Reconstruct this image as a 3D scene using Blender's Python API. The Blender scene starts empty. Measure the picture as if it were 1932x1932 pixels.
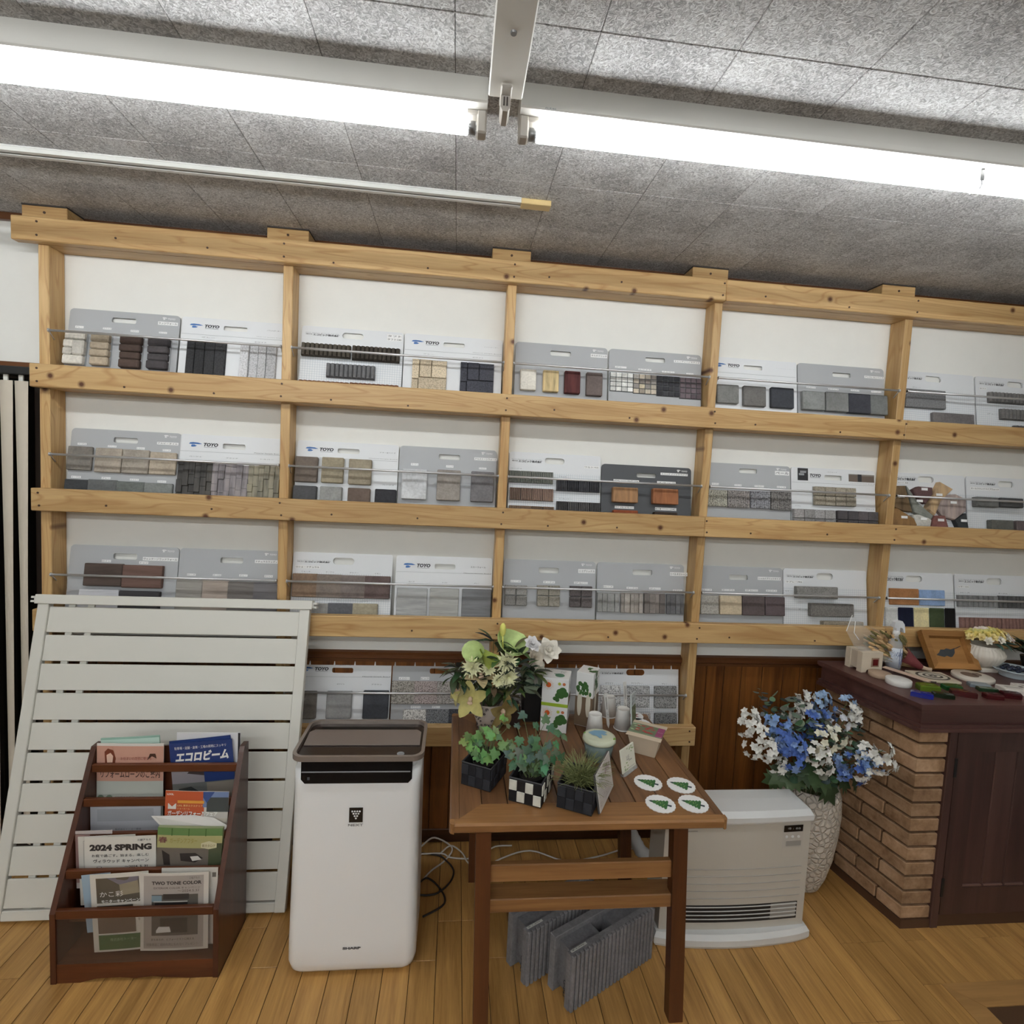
import bpy, math, random
from mathutils import Matrix, Vector, Euler
from itertools import product

SC = bpy.context.scene
COL = SC.collection
RND = random.Random(7)

# ---------------------------------------------------------------- camera, world, exposure
cam_d = bpy.data.cameras.new('camera')
cam_d.sensor_width = 36.0
cam_d.lens = 36.0 * 1021.11 / 1932.0
cam_d.clip_start = 0.02
cam = bpy.data.objects.new('camera', cam_d)
COL.objects.link(cam)
def cam_axes(yaw, pitch, roll):
    cy, sy, cp, sp = math.cos(yaw), math.sin(yaw), math.cos(pitch), math.sin(pitch)
    f = Vector((sy*cp, cy*cp, -sp)); r = Vector((cy, -sy, 0)); d = f.cross(r)
    c, s = math.cos(roll), math.sin(roll)
    return c*r + s*d, -s*r + c*d, f
_r, _d, _f = cam_axes(math.radians(5.9316), math.radians(3.9620), math.radians(-2.8552))
_m = Matrix((_r, -_d, -_f)).transposed().to_4x4()
_m.translation = Vector((0, -2.417, 1.71))
cam.matrix_world = _m
SC.camera = cam
SC.view_settings.view_transform = 'Standard'
SC.view_settings.look = 'None'
SC.view_settings.gamma = 1.0
SC.view_settings.use_curve_mapping = False
SC.view_settings.exposure = 0.0
TUBE_POWER = 26.0          # radiance of the lit fluorescent tubes in view
FILL_POWER = 74.0          # unseen tubes added behind the viewer as fill light
W = bpy.data.worlds.new('night'); SC.world = W; W.use_nodes = True
W.node_tree.nodes['Background'].inputs[0].default_value = (.02, .022, .03, 1)
W.node_tree.nodes['Background'].inputs[1].default_value = .3

# ---------------------------------------------------------------- materials
def lin(c):
    def f(v):
        v /= 255.0
        return v/12.92 if v <= .04045 else ((v+.055)/1.055)**2.4
    return (f(c[0]), f(c[1]), f(c[2]), 1.0)
MATS = {}
class NT:
    def __init__(s, name, rough=.5, metal=0, spec=.5):
        m = bpy.data.materials.new(name); m.use_nodes = True; s.m = m
        s.t = m.node_tree; s.b = s.t.nodes['Principled BSDF']
        s.b.inputs['Roughness'].default_value = rough
        s.b.inputs['Metallic'].default_value = metal
        s.b.inputs['Specular IOR Level'].default_value = spec
    def n(s, typ, **kw):
        o = s.t.nodes.new(typ)
        for k, v in kw.items():
            if k.startswith('i_'):
                key = k[2:].replace('_', ' ')
                o.inputs[int(key) if key.isdigit() else key].default_value = v
            else: setattr(o, k, v)
        return o
    def l(s, a, b): s.t.links.new(a, b)
    def ramp(s, fac, stops):
        r = s.n('ShaderNodeValToRGB'); e = r.color_ramp.elements
        while len(e) < len(stops): e.new(.5)
        for i, (p, c) in enumerate(stops): e[i].position = p; e[i].color = c
        s.l(fac, r.inputs[0]); return r.outputs[0]
    def mix(s, fac, a, b, typ='MIX'):
        x = s.n('ShaderNodeMix', data_type='RGBA', blend_type=typ)
        for sock, v in ((x.inputs[0], fac), (x.inputs[6], a), (x.inputs[7], b)):
            if hasattr(v, 'links'): s.l(v, sock)
            else: sock.default_value = v
        return x.outputs[2]
    def math(s, op, a, b=0.0):
        x = s.n('ShaderNodeMath', operation=op)
        for sock, v in ((x.inputs[0], a), (x.inputs[1], b)):
            if hasattr(v, 'links'): s.l(v, sock)
            else: sock.default_value = v
        return x.outputs[0]
    def coord(s, scale=(1, 1, 1), rnd=True):
        tc = s.n('ShaderNodeTexCoord'); v = tc.outputs['Object']
        if rnd:
            oi = s.n('ShaderNodeObjectInfo')
            cx = s.n('ShaderNodeCombineXYZ')
            s.l(s.math('MULTIPLY', oi.outputs['Random'], 37.0), cx.inputs[0]); s.l(s.math('MULTIPLY', oi.outputs['Random'], 91.0), cx.inputs[1]); s.l(s.math('MULTIPLY', oi.outputs['Random'], 53.0), cx.inputs[2])
            a = s.n('ShaderNodeVectorMath', operation='ADD'); s.l(v, a.inputs[0]); s.l(cx.outputs[0], a.inputs[1]); v = a.outputs[0]
        mp = s.n('ShaderNodeMapping'); mp.inputs['Scale'].default_value = scale
        s.l(v, mp.inputs[0]); return mp.outputs[0]
    def noise(s, v, scale, detail=3, rough=.55, dist=0):
        x = s.n('ShaderNodeTexNoise'); s.l(v, x.inputs['Vector'])
        x.inputs['Scale'].default_value = scale; x.inputs['Detail'].default_value = detail
        x.inputs['Roughness'].default_value = rough; x.inputs['Distortion'].default_value = dist
        return x.outputs[0]
    def bump(s, h, strength=.3, dist=.002):
        x = s.n('ShaderNodeBump'); x.inputs['Strength'].default_value = strength; x.inputs['Distance'].default_value = dist
        s.l(h, x.inputs['Height']); s.l(x.outputs[0], s.b.inputs['Normal'])
    def col(s, c):
        if hasattr(c, 'links'): s.l(c, s.b.inputs['Base Color'])
        else: s.b.inputs['Base Color'].default_value = c

def plain(name, c, rough=.5, metal=0, noise=.0, spec=.5):
    if name in MATS: return MATS[name]
    s = NT(name, rough, metal, spec); c = lin(c)
    if noise:
        v = s.coord(); f = s.noise(v, 14, 4)
        s.col(s.ramp(f, [(.25, tuple(x*(1-noise) for x in c[:3])+(1,)), (.75, tuple(min(1, x*(1+noise)) for x in c[:3])+(1,))]))
    else: s.col(c)
    MATS[name] = s.m; return s.m

def wood(name, dark, light, axis='x', rough=.45, fine=1.0, knots=False, spec=.4, streak=.5):
    if name in MATS: return MATS[name]
    s = NT(name, rough, 0, spec)
    sc = {'x': (1.3, 22, 22), 'y': (22, 1.3, 22), 'z': (22, 22, 1.3)}[axis]
    v = s.coord(tuple(k*fine for k in sc))
    f1 = s.noise(v, 1.0, 5, .6, .6); f2 = s.noise(v, 6.0, 3, .6, .3)
    f = s.math('ADD', s.math('MULTIPLY', f1, 1-streak*.4), s.math('MULTIPLY', f2, streak*.4))
    c = s.ramp(f, [(.33, lin(dark)), (.68, lin(light))])
    if knots:
        # late-wood lines: rings of a slowly wandering field, running along the board
        v3 = s.coord({'x': (.9, 9, 9), 'y': (9, .9, 9), 'z': (9, 9, .9)}[axis]); f3 = s.noise(v3, 1.0, 2, .5, .4)
        g = s.math('ABSOLUTE', s.math('SUBTRACT', s.math('FRACT', s.math('MULTIPLY', f3, 14.0)), .5))
        c = s.mix(s.math('MULTIPLY', s.ramp(g, [(.0, (1, 1, 1, 1)), (.16, (0, 0, 0, 1))]), .5), c, lin((160, 112, 62)))
    if knots:
        sp = s.n('ShaderNodeSeparateXYZ'); s.l(s.coord(), sp.inputs[0])
        cb = s.n('ShaderNodeCombineXYZ'); s.l(sp.outputs['Z' if axis == 'z' else 'X'], cb.inputs[0]); s.l(sp.outputs['X' if axis == 'z' else 'Z'], cb.inputs[1])
        vo = s.n('ShaderNodeTexVoronoi', voronoi_dimensions='2D'); s.l(cb.outputs[0], vo.inputs['Vector']); vo.inputs['Scale'].default_value = 9.0
        sel = s.n('ShaderNodeSeparateColor'); s.l(vo.outputs['Color'], sel.inputs[0])
        pick = s.math('GREATER_THAN', sel.outputs[0], .84)
        k = s.ramp(vo.outputs['Distance'], [(.05, (1, 1, 1, 1)), (.09, (.55, .55, .55, 1)), (.15, (0, 0, 0, 1))])
        c = s.mix(s.math('MULTIPLY', k, pick), c, lin((92, 54, 30)))
    oi = s.n('ShaderNodeObjectInfo')
    hv = s.n('ShaderNodeHueSaturation'); s.l(c, hv.inputs['Color'])
    s.l(s.math('ADD', s.math('MULTIPLY', oi.outputs['Random'], .22), .89), hv.inputs['Value'])
    s.col(hv.outputs[0]); s.bump(f2, .12, .001)
    MATS[name] = s.m; return s.m

def stone(kind):
    """material whose base colour is the object's own colour"""
    nm = 'stone_'+kind
    if nm in MATS: return MATS[nm]
    s = NT(nm, .85, 0, .25)
    oi = s.n('ShaderNodeObjectInfo'); base = oi.outputs['Color']
    if kind in ('speck', 'mild'):
        v = s.coord(); f = s.noise(v, 190, 2, .6); w = 1.0 if kind == 'speck' else .45
        c = s.ramp(f, [(.38, (1-.62*w, 1-.62*w, 1-.62*w, 1)), (.50, (1, 1, 1, 1)), (.64, (1+.3*w, 1+.3*w, 1+.3*w, 1))])
        s.bump(f, .5, .002)
    elif kind == 'wood':
        v = s.coord((5, 45, 60)); f = s.noise(v, 1.0, 4, .6, .8); c = s.ramp(f, [(.35, (.8, .8, .8, 1)), (.65, (1.15, 1.15, 1.15, 1))])
        s.bump(f, .5, .002)
    elif kind == 'multi':
        v = s.coord((40, 8, 6)); f = s.noise(v, 1.0, 4, .6); c = s.ramp(f, [(.3, (.55, .55, .57, 1)), (.5, (1, 1, 1, 1)), (.7, (1.32, 1.28, 1.2, 1))])
        s.bump(f, .5, .003)
    else:
        v = s.coord(); f1 = s.noise(v, 18, 4, .6); f2 = s.noise(v, 120, 2, .5)
        f = s.math('ADD', s.math('MULTIPLY', f1, .6), s.math('MULTIPLY', f2, .4))
        c = s.ramp(f, [(.33, (.76, .76, .76, 1)), (.66, (1.2, 1.2, 1.2, 1))]); s.bump(f, .45, .003)
    s.col(s.mix(1.0, base, c, 'MULTIPLY')); MATS[nm] = s.m; return s.m

def objcol(name='object_colour', rough=.6, spec=.4):
    if name in MATS: return MATS[name]
    s = NT(name, rough, 0, spec); oi = s.n('ShaderNodeObjectInfo')
    v = s.coord(); f = s.noise(v, 40, 3)
    s.col(s.mix(1.0, oi.outputs['Color'], s.ramp(f, [(.3, (.85, .85, .85, 1)), (.7, (1.1, 1.1, 1.1, 1))]), 'MULTIPLY'))
    MATS[name] = s.m; return s.m

def glass(name, c=(255, 255, 255), alpha=.12, rough=.05):
    if name in MATS: return MATS[name]
    s = NT(name, rough); s.col(lin(c)); s.b.inputs['Alpha'].default_value = alpha
    MATS[name] = s.m; return s.m

def emit(name, power, c=(1, 1, 1)):
    s = NT(name, .4); s.col((.9, .9, .9, 1))
    s.b.inputs['Emission Color'].default_value = (*c, 1); s.b.inputs['Emission Strength'].default_value = power
    MATS[name] = s.m; return s.m

# ---------------------------------------------------------------- mesh helpers
class MB:
    def __init__(s): s.v = []; s.f = []
    def add(s, vs, fs):
        b = len(s.v); s.v += [tuple(p) for p in vs]; s.f += [tuple(i+b for i in f) for f in fs]; return s
    def box(s, x0, x1, y0, y1, z0, z1):
        return s.add([(x, y, z) for x in (x0, x1) for y in (y0, y1) for z in (z0, z1)],
                     [(0, 1, 3, 2), (4, 6, 7, 5), (0, 4, 5, 1), (2, 3, 7, 6), (0, 2, 6, 4), (1, 5, 7, 3)])
    def cbox(s, x0, x1, y0, y1, z0, z1, c=.002):
        c = min(c, (x1-x0)*.45, (y1-y0)*.45, (z1-z0)*.45)
        X, Y, Z = (x0, x1), (y0, y1), (z0, z1); vs = []; ix = {}
        for a, b, d in product((0, 1), repeat=3):
            ex, ey, ez = (c, -c)[a], (c, -c)[b], (c, -c)[d]
            for k, p in enumerate(((X[a], Y[b]+ey, Z[d]+ez), (X[a]+ex, Y[b], Z[d]+ez), (X[a]+ex, Y[b]+ey, Z[d]))):
                ix[a, b, d, k] = len(vs); vs.append(p)
        fs = []
        q = ((0, 0), (1, 0), (1, 1), (0, 1))
        for e in (0, 1):
            fs.append([ix[e, i, j, 0] for i, j in q]); fs.append([ix[i, e, j, 1] for i, j in q]); fs.append([ix[i, j, e, 2] for i, j in q])
        for i, j in product((0, 1), repeat=2):
            fs.append([ix[i, j, 0, 0], ix[i, j, 1, 0], ix[i, j, 1, 1], ix[i, j, 0, 1]])
            fs.append([ix[i, 0, j, 0], ix[i, 1, j, 0], ix[i, 1, j, 2], ix[i, 0, j, 2]])
            fs.append([ix[0, i, j, 1], ix[1, i, j, 1], ix[1, i, j, 2], ix[0, i, j, 2]])
        for a, b, d in product((0, 1), repeat=3): fs.append([ix[a, b, d, 0], ix[a, b, d, 1], ix[a, b, d, 2]])
        ctr = Vector(((x0+x1)/2, (y0+y1)/2, (z0+z1)/2)); out = []
        for f in fs:
            p = [Vector(vs[i]) for i in f]; n = (p[1]-p[0]).cross(p[2]-p[0])
            if n.dot(sum(p, Vector())/len(p)-ctr) < 0: f = f[::-1]
            out.append(f)
        return s.add(vs, out)
    def prism(s, pts, axis, c0, c1):
        n = len(pts)
        area = sum(pts[i][0]*pts[(i+1) % n][1]-pts[(i+1) % n][0]*pts[i][1] for i in range(n))
        if area < 0: pts = pts[::-1]
        m = {'x': lambda a, b, c: (c, a, b), 'y': lambda a, b, c: (a, c, b), 'z': lambda a, b, c: (a, b, c)}[axis]
        vs = [m(a, b, c0) for a, b in pts]+[m(a, b, c1) for a, b in pts]
        fs = [tuple(range(n))[::-1], tuple(range(n, 2*n))]+[(i, (i+1) % n, n+(i+1) % n, n+i) for i in range(n)]
        if (axis == 'y') != (c1 < c0): fs = [f[::-1] for f in fs]
        return s.add(vs, fs)
    def quad(s, *p): return s.add(p, [tuple(range(len(p)))])
    def tube(s, path, r, n=8, caps=True):
        path = [Vector(p) for p in path]; k = len(path); rr = r if isinstance(r, (list, tuple)) else [r]*k
        vs = []; up = None
        for i, p in enumerate(path):
            t = (path[min(i+1, k-1)]-path[max(i-1, 0)]).normalized()
            if up is None: up = Vector((0, 0, 1)) if abs(t.z) < .9 else Vector((1, 0, 0))
            a = t.cross(up).normalized(); up = a.cross(t).normalized(); b = up
            for j in range(n):
                w = 2*math.pi*j/n; vs.append(p+rr[i]*(math.cos(w)*a+math.sin(w)*b))
        fs = [(i*n+j, i*n+(j+1) % n, (i+1)*n+(j+1) % n, (i+1)*n+j) for i in range(k-1) for j in range(n)]
        if caps: fs += [tuple(range(n))[::-1], tuple(range((k-1)*n, k*n))]
        return s.add(vs, fs)
    def lathe(s, prof, n=24, c=(0, 0, 0), flute=0.0, fn=0):
        vs = []; k = len(prof)
        for r, z in prof:
            for j in range(n):
                w = 2*math.pi*j/n; q = r*(1+flute*math.cos(fn*w)) if fn else r
                vs.append((c[0]+q*math.cos(w), c[1]+q*math.sin(w), c[2]+z))
        fs = [(i*n+j, i*n+(j+1) % n, (i+1)*n+(j+1) % n, (i+1)*n+j) for i in range(k-1) for j in range(n)]
        if prof[0][0] > 1e-5: fs.append(tuple(range(n))[::-1])
        if prof[-1][0] > 1e-5: fs.append(tuple(range((k-1)*n, k*n)))
        return s.add(vs, fs)
    def ell(s, c, r, n=10, m=6):
        vs = []
        for i in range(m+1):
            ph = math.pi*i/m
            for j in range(n):
                w = 2*math.pi*j/n
                vs.append((c[0]+r[0]*math.sin(ph)*math.cos(w), c[1]+r[1]*math.sin(ph)*math.sin(w), c[2]-r[2]*math.cos(ph)))
        return s.add(vs, [(i*n+j, i*n+(j+1) % n, (i+1)*n+(j+1) % n, (i+1)*n+j) for i in range(m) for j in range(n)])
    def xf(s, M, start=0):
        for i in range(start, len(s.v)): s.v[i] = tuple(M @ Vector(s.v[i]))
        return s
    def mesh(s, name, mat, smooth=False):
        me = bpy.data.meshes.new(name); me.from_pydata(s.v, [], s.f)
        if mat: me.materials.append(mat)
        if smooth: me.polygons.foreach_set('use_smooth', [True]*len(me.polygons))
        me.update(); return me
    def build(s, name, mat, parent=None, smooth=False, color=None, loc=None):
        o = bpy.data.objects.new(name, s.mesh(name, mat, smooth)); COL.objects.link(o)
        if parent: o.parent = parent
        if color: o.color = lin(color)
        if loc: o.location = loc
        return o

def inst(name, me, parent=None, loc=(0, 0, 0), rot=(0, 0, 0), scale=None, color=None):
    o = bpy.data.objects.new(name, me); COL.objects.link(o)
    if parent: o.parent = parent
    o.location = loc; o.rotation_euler = rot
    if scale: o.scale = scale
    if color: o.color = lin(color)
    return o
def tag(o, label, cat, group=None):
    o['label'] = label; o['category'] = cat
    if group: o['group'] = group
    return o
def thing(name, label, cat, loc=(0, 0, 0), rot=(0, 0, 0), group=None):
    o = bpy.data.objects.new(name, None); COL.objects.link(o); o.empty_display_size = .05
    o.location = loc; o.rotation_euler = rot
    return tag(o, label, cat, group)
def struct(o, label):
    o['kind'] = 'structure'; o['label'] = label; return o
def rot_box(mb, fn, M):
    k = len(mb.v); fn(mb); mb.xf(M, k)
def copy_tree(o, loc, rot=None, label=None, parent=None):
    r = o.copy(); COL.objects.link(r)
    if parent: r.parent = parent
    else:
        r.location = loc
        if rot: r.rotation_euler = rot
        if label: r['label'] = label
    for ch in list(o.children): copy_tree(ch, None, parent=r)
    return r

# ---------------------------------------------------------------- lettering
_TX = {}
def glyphs(s, bold=0.0, shear=0.0):
    k = (s, bold, shear)
    if k not in _TX:
        c = bpy.data.curves.new('lettering', 'FONT'); c.body = s; c.resolution_u = 2; c.offset = bold; c.shear = shear
        o = bpy.data.objects.new('lettering', c); me = bpy.data.meshes.new_from_object(o)
        vs = [tuple(v.co) for v in me.vertices]; fs = [tuple(p.vertices) for p in me.polygons]
        bpy.data.objects.remove(o); bpy.data.meshes.remove(me); bpy.data.curves.remove(c)
        xs = [v[0] for v in vs] or [0, 1]; ys = [v[1] for v in vs] or [0, 1]
        _TX[k] = (vs, fs, min(xs), max(xs), min(ys), max(ys))
    return _TX[k]
def text(mb, s, x0, x1, z0, z1, y, bold=0.0, shear=0.0, M=None):
    """letters filling the rectangle x0..x1, z0..z1 of an upright face that looks towards -y"""
    vs, fs, a0, a1, b0, b1 = glyphs(s, bold, shear)
    sx = (x1-x0)/max(1e-6, a1-a0); sz = (z1-z0)/max(1e-6, b1-b0)
    k = len(mb.v)
    mb.add([(x0+(v[0]-a0)*sx, y, z0+(v[1]-b0)*sz) for v in vs], fs)
    if M: mb.xf(M, k)
    return mb

# ================================================================ the room
CEIL = 2.64
m_white = plain('wall_paper', (234, 233, 228), .9, noise=.015)
m_wall2 = plain('side_wall_paper', (226, 224, 216), .9)
m_wains = wood('wainscot_wood', (78, 44, 18), (138, 86, 40), 'z', .35)
m_trim = wood('dark_trim_wood', (74, 42, 20), (112, 68, 34), 'x', .4)
m_base = wood('baseboard_wood', (50, 28, 14), (84, 48, 24), 'x', .4)
m_floor = wood('floor_wood', (150, 108, 58), (202, 156, 92), 'y', .32, 1.2, streak=.8)
m_gap = plain('floor_gap', (52, 32, 16), .8)

def ceiling_mat():
    s = NT('ceiling_paper', .92, 0, .2)
    v = s.coord((1, 1, 1))
    w = s.noise(v, 8, 2)
    f = s.noise(v, 75, 4, .6, 2.2)
    big = s.noise(v, 5, 3)
    g = s.math('ADD', f, s.math('MULTIPLY', s.math('SUBTRACT', big, .5), .35))
    s.col(s.ramp(g, [(.36, lin((152, 151, 151))), (.5, lin((192, 191, 191))), (.64, lin((226, 226, 226)))]))
    s.bump(f, .5, .006); return s.m
m_ceil = ceiling_mat()

XL, XR, YF = -3.2, 3.6, -6.8
# floor slab and planks
fl = struct(MB().box(XL, XR, YF, .1, -.08, -.0035).build('floor', m_gap), 'honey coloured plank floor of the showroom')
PW = .0895
def plank(x0, x1, y0, y1):
    return MB().cbox(x0+.0009, x1-.0009, y0+.0007, y1-.0007, -.0035, 0, .0012)
r = random.Random(3); x = -.897-PW*14; i = 0
while x < 2.75:
    y = -.004; x1 = x+PW; first = True
    ylim = -1.75
    while y > ylim:
        L = r.choice((.455, .91, .62)) if first else .91
        first = False
        y2 = max(y-L, ylim)
        if x < 1.768 < x1 and y <= -.80: plank(x, 1.768, y2, y).build('floor_plank', m_floor, fl); y = y2; continue
        if x1 > 1.768 and y2 < -.80: y2 = -.80
        if y-y2 > .02: plank(x, x1, y2, y).build('floor_plank', m_floor, fl)
        y = y2
        if x >= 1.768 and y <= -.80: break
    x = x1; i += 1
# border boards and dark inset panel in the floor
bw = wood('border_wood', (150, 112, 66), (178, 136, 84), 'x', .4)
b1 = MB().prism([(1.768, -.80), (2.75, -.80), (2.75, -.888), (1.849, -.888)], 'z', -.0035, 0)
b1.build('floor_border_board', bw, fl)
MB().prism([(1.768, -.801), (1.848, -.889), (1.848, -1.75), (1.768, -1.75)], 'z', -.0035, 0).build('floor_border_board', bw, fl)
MB().cbox(1.849, 2.75, -1.75, -.889, -.0035, -.0015, .001).build('floor_inset_panel', plain('inset_tile', (84, 58, 36), .6, noise=.1), fl)

# ceiling with square tiles
ce = struct(MB().box(XL, XR, YF, .1, CEIL+.004, CEIL+.08).build('ceiling', plain('ceiling_gap', (70, 66, 62), .9)), 'grey mottled wallpaper ceiling with square seams')
T = .3035
for ix in range(-7, 11):
    for iy in range(0, 9):
        x0 = -.0445+ix*T; y1 = -.026-(iy-1)*T
        y0 = y1-T; y1 = min(y1, -.001)
        if y1-y0 < .01: continue
        if x0 > XR-.2: continue
        c = .0016
        MB().cbox(x0+.0006, x0+T-.0006, y0+.0006, y1-.0006 if y1 < -.001 else y1, CEIL, CEIL+.004, c).build('ceiling_tile', m_ceil, ce)
MB().box(XL, XR, YF, -.026-8*T, CEIL, CEIL+.004).build('ceiling_field', m_ceil, ce)

# back wall, with the window opening at its left end
wb = MB().box(-1.69, XR, 0, .1, 0, CEIL+.01).box(XL, -1.69, 0, .1, 2.055, CEIL+.01)
wb = struct(wb.build('wall_back', m_white), 'white papered back wall behind the sample shelf')
struct(MB().box(XL-.1, XL, YF, .1, 0, CEIL+.01).build('wall_left', m_wall2), 'pale left wall of the showroom')
struct(MB().box(XR, XR+.1, YF, .1, 0, CEIL+.01).build('wall_right', m_wall2), 'pale right wall of the showroom')
struct(MB().box(XL-.1, XR+.1, YF-.1, YF, 0, CEIL+.01).build('wall_front', m_wall2), 'pale wall behind the camera')
# wainscot of upright boards with cap moulding and baseboard
x = -1.69
wg = struct(MB().box(-1.68, XR, -.006, 0, .06, .86).build('trim_3', plain('wainscot_gap', (30, 14, 6), .8)), 'dark red-brown panelling of upright boards below the shelf')
r = random.Random(5); x = -1.68
while x < XR-.01:
    w = r.choice((.088, .088, .105)); x1 = min(x+w, XR)
    MB().cbox(x+.0012, x1-.0012, -.011, -.004, .062, .858, .0025).build('wainscot_board', m_wains, wg); x = x1
struct(MB().prism([(0, .850), (-.016, .850), (-.016, .862), (-.024, .868), (-.024, .884), (-.014, .892), (0, .898)], 'x', -1.69, XR).build('trim_2', m_trim), 'brown cap moulding along the top of the panelling')
struct(MB().cbox(-1.69, XR, -.016, 0, 0, .064, .003).build('baseboard_back', m_base), 'dark brown baseboard along the back wall')
struct(MB().cbox(XL, XR, -.022, 0, 2.612, CEIL, .002).build('trim_1', m_trim), 'brown wooden cornice where wall meets ceiling')
# window with dark night behind, head trim and vertical blind
wn = MB().box(-2.98, -2.93, .02, .08, 0, 2.05).box(-1.74, -1.69, .02, .08, 0, 2.05).box(-2.93, -1.74, .02, .08, 0, .05).box(-2.93, -1.74, .02, .08, 2.0, 2.05).box(-2.35, -2.31, .02, .08, .05, 2.0)
wn = struct(wn.build('window_1', plain('window_frame', (50, 40, 34), .5)), 'dark window behind the vertical blind at far left')
MB().box(-2.93, -1.74, .045, .051, .05, 2.0).build('pane', plain('night_glass', (10, 9, 9), .05), wn)
struct(MB().cbox(XL, -1.66, -.02, 0, 2.042, 2.062, .002).build('trim_4', m_trim), 'thin brown head trim above the window')
vb = thing('vertical_blind', 'cream vertical blind slats hanging left of the shelf below a black headrail', 'blind', (-1.7, 0, 0))
mb = MB().cbox(-1.28, .035, -.055, -.012, 2.008, 2.04, .003); mb.build('headrail', plain('black_rail', (24, 24, 26), .4), vb)
m_bl = plain('blind_cloth', (214, 204, 188), .85, noise=.03)
for k in range(22):
    xc = -.050-.056*k
    hw = .0275; mb = MB(); n = 4; vs = []; rows = [(1.985, -6), (1.2, -26), (.05, -34)]
    for z, deg in rows:
        a = math.radians(deg+RND.uniform(-3, 3))
        for j in range(n+1):
            u = -1+2*j/n
            vs.append((u*hw*math.cos(a), u*hw*math.sin(a)-.004*(1-u*u), z))
    m = n+1
    mb.add(vs, [(m*q+j, m*q+m+j, m*q+m+j+1, m*q+j+1) for q in range(2) for j in range(n)])
    mb.add([(x_, y_+.0012, z_) for x_, y_, z_ in vs], [(m*q+j, m*q+j+1, m*q+m+j+1, m*q+m+j) for q in range(2) for j in range(n)])
    o = mb.build('blind_slat', m_bl, vb, True); o.location = (xc, -.034, 0)
    cb = MB().box(-.008, .008, -.003, .003, 1.985, 2.008).build('slat_clip', plain('clip_white', (220, 220, 214), .4), vb); cb.location = (xc, -.034, 0)

# ---------------------------------------------------------------- lights: fluorescent strip fixtures
m_fix = plain('fixture_enamel', (226, 224, 218), .4)
m_fixs = plain('socket_plastic', (196, 190, 182), .45)
m_tube = emit('lit_tube', TUBE_POWER, (.965, 1.0, 1.01))
m_fill_tube = emit('fill_tube_rear', FILL_POWER, (.965, 1.0, 1.01))
m_fill_tube_dim = emit('dim_fill_tube_rear', FILL_POWER*.42, (.965, 1.0, 1.01))
m_cap = plain('tube_cap', (150, 150, 150), .35, .8)
def fixture(name, label, x0, x1, y, mat, ends, group=None, mid=None):
    t = thing(name, label, 'ceiling light', ((x0+x1)/2, y, CEIL), group=group)
    hx = (x1-x0)/2; zb = -.060
    MB().prism([(-.040, 0), (-.044, -.042), (-.046, zb+.004), (-.043, zb), (.043, zb), (.046, zb+.004), (.044, -.042), (.040, 0)], 'x', -hx, hx).build('housing', m_fix, t)
    tz = -.094
    L0 = -hx+(.045 if 'l' in ends else .0); L1 = hx-(.045 if 'r' in ends else .0)
    MB().tube([(L0, 0, tz), (L0+.004, 0, tz), (L1-.004, 0, tz), (L1, 0, tz)], [.0155, .0165, .0165, .0155], 20).build('tube', mat, t, True)
    for e, s in (('l', -1), ('r', 1)):
        if e in ends:
            xe = s*hx
            a, b = sorted((xe-s*.024, xe)); MB().cbox(a, b, -.018, .018, tz-.018, zb+.002, .004).cbox(*sorted((xe-s*.05, xe-s*.02)), -.016, .016, zb-.012, zb+.002, .003).build('lamp_socket', m_fixs, t)
            MB().tube([(xe-s*.026, 0, tz), (xe-s*.046, 0, tz)], .0150, 14).build('tube_cap', m_cap, t, True)
    if mid is not None:
        xm = mid-(x0+x1)/2
        MB().tube([(xm, .0, zb), (xm, .012, zb-.010), (xm, .020, tz+.002), (xm, .012, tz-.016)], .0016, 6).box(xm-.006, xm+.006, -.02, -.0175, tz+.004, zb).tube([(xm, -.018, tz+.006), (xm, -.02, tz-.006), (xm, -.014, tz-.014)], .0022, 6).build('tube_clip', plain('clip_steel', (150, 150, 152), .3, .8), t)
    return t
FY = -1.030
fixture('fluorescent_light', 'lit white fluorescent strip light left of the ceiling cross bar', -2.39, .034, FY, m_tube, 'lr')
f2 = fixture('fluorescent_light', 'lit white fluorescent strip light right of the ceiling cross bar', .113, 2.53, FY, m_tube, 'lr', mid=1.352)
text(MB(), 'FLR40', -1.150, -1.125, -.0599, -.0560, -.0475).build('rating_print', plain('ink_grey', (110, 120, 125), .6), f2)
# unlit cross bar running towards the camera
cr = thing('ceiling_cross_light', 'unlit grey-white cross bar light with an empty lamp socket at its end', 'ceiling light', (.0735, -1.095, CEIL))
MB().prism([(-.036, 0), (-.040, -.054), (-.037, -.058), (.037, -.058), (.040, -.054), (.036, 0)], 'y', -2.6, .0).build('housing', m_fix, cr)
MB().prism([(-.011, -.060), (-.011, -.090), (-.006, -.1), (.006, -.1), (.011, -.090), (.011, -.060)], 'y', -.020, .034).cbox(-.013, .013, -.05, .022, -.066, -.056, .003).build('lamp_socket', m_fixs, cr)
MB().box(-.005, -.002, -.023, -.020, -.088, -.070).box(.002, .005, -.023, -.020, -.088, -.070).build('socket_contacts', plain('contact_dark', (70, 62, 58), .4), cr)
MB().lathe([(.0, -.004), (.006, -.004), (.007, 0), (.0, 0)], 12, (0, -.19, -.058)).build('screw', m_cap, cr)
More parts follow.
